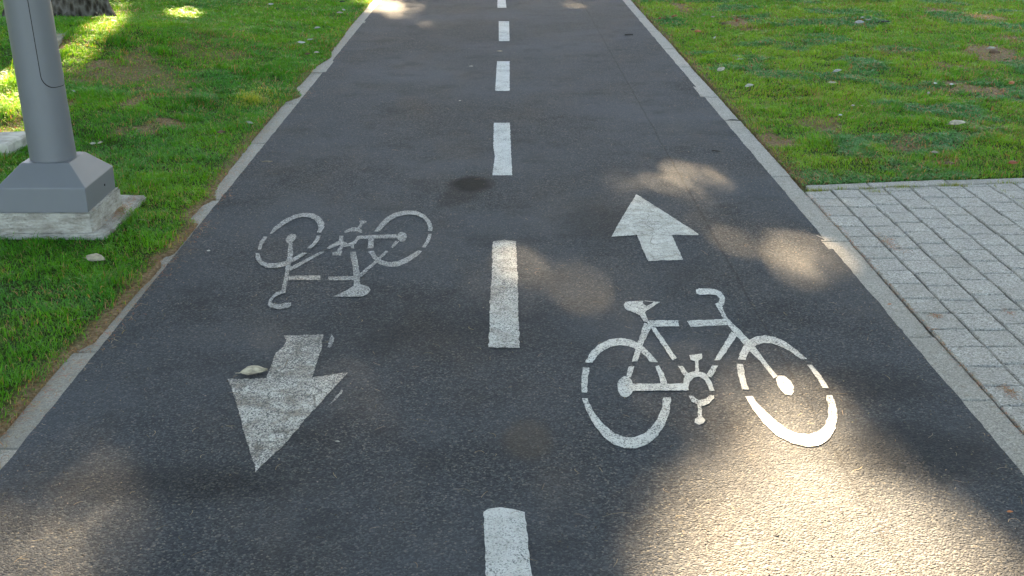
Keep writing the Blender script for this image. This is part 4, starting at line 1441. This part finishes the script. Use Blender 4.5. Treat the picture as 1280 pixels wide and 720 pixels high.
    F(1160, 120, 7, 'beige', 'thin beige leaf below the white scraps on the right lawn', a(60), -.3, .4, .3, group=GR)
    F(1066, 136, 5, 'cream', 'round yellowish scrap in the middle of the right lawn', a(0), -.4, .9, .3, group=GR)
    F(1050, 148, 5, 'white', 'round whitish scrap below the yellowish scrap', a(0), -.4, .9, .3, group=GR)
    F(1104, 31, 15, 'dark', 'dark shrivelled leaf right of the trio of pale leaves', a(5), -.2, .35, .3, group=GR)
    F(1242, 72, 13, 'brown', 'dark brown rolled leaf on the bare patch at the right edge', a(-5), -.4, .7, .5, lift=.01, group=GR)
    F(1238, 67, 11, 'pale', 'pale curled leaf behind the dark rolled leaf on the bare patch', a(0), -.3, .4, .4, lift=.02, group=GR)
    F(1264, 108, 9, 'orange', 'tan leaf at the right edge below the bare patch', a(25), -.35, .7, .3, group=GR)
    F(1265, 209, 12, 'red', 'rust red leaf in the grass just above the setts', a(5), -.3, .6, .3, group=GR)
    F(1186, 210, 14, 'brown', 'reddish brown leaf sunk in the grass above the setts', a(0), -.2, .5, .3, group=GR)
    F(1168, 195, 9, 'beige', 'dull beige leaf below the large arched leaf', a(0), -.2, .5, .3, group=GR)

    def twig(px, py, len_px, rot, colour, label, gap=GP):
        x, y, z = at(px, py)
        L = len_px * CAMH / math.cos(TH) / (py - VPY)
        v, f = [], []
        tube(v, f, [(-L / 2, 0, .004), (-L * .2, L * .03, .006), (L * .2, -.02 * L, .005), (L / 2, L * .04, .004)], [.0025, .003, .0025, .0015], 6)
        tube(v, f, [(0, 0, .005), (L * .12, L * .09, .006), (L * .2, L * .12, .005)], [.002, .0016, .001], 5)
        o = mesh_obj('twig', v, f, LEAFMATS[colour], None, True)
        o.location = (x, y, .001); o.rotation_euler = (0, 0, rot)
        tag(o, label, 'twig')
    twig(334, 203, 13, a(5), 'beige', 'short pale twig on the asphalt beside the left kerb')
    twig(895, 190, 11, a(-15), 'dark', 'short dark twig on the asphalt beside the right kerb')


build_leaves()

# ================================================================== LIGHT, SKY, CAMERA
w = bpy.data.worlds.new('World'); scene.world = w; w.use_nodes = True
nt = w.node_tree
bg = nt.nodes['Background']
sky = nt.nodes.new('ShaderNodeTexSky'); sky.sky_type = 'NISHITA'; sky.sun_disc = False
sky.sun_elevation = EL
sky.sun_rotation = AZ
sky.air_density = 1.0; sky.dust_density = 1.0; sky.ozone_density = 1.0
hs = nt.nodes.new('ShaderNodeHueSaturation'); hs.inputs['Saturation'].default_value = .82
nt.links.new(sky.outputs[0], hs.inputs['Color']); nt.links.new(hs.outputs[0], bg.inputs[0]); bg.inputs[1].default_value = .05

sd = bpy.data.lights.new('sun', 'SUN'); sd.energy = 5.0; sd.angle = math.radians(.8); sd.color = (1.0, .75, .455)
so = bpy.data.objects.new('sun', sd); COL.objects.link(so)
so.rotation_euler = Vector(-SUN).to_track_quat('-Z', 'Y').to_euler()
so.location = (0, 30, 20)

cd = bpy.data.cameras.new('camera'); cam = bpy.data.objects.new('camera', cd); COL.objects.link(cam)
cd.sensor_width = 36; cd.sensor_fit = 'HORIZONTAL'; cd.lens = FPX * 36 / 1280
cd.clip_start = .05; cd.clip_end = 1500
cam.location = tuple(CAM); cam.rotation_euler = (math.pi / 2 - TH, 0, -PS)
scene.camera = cam

vs = scene.view_settings
vs.view_transform = 'Standard'; vs.look = 'None'; vs.gamma = 1; vs.use_curve_mapping = False
vs.exposure = 4.38
scene.cycles.use_denoising = True
scene.cycles.max_bounces = 8
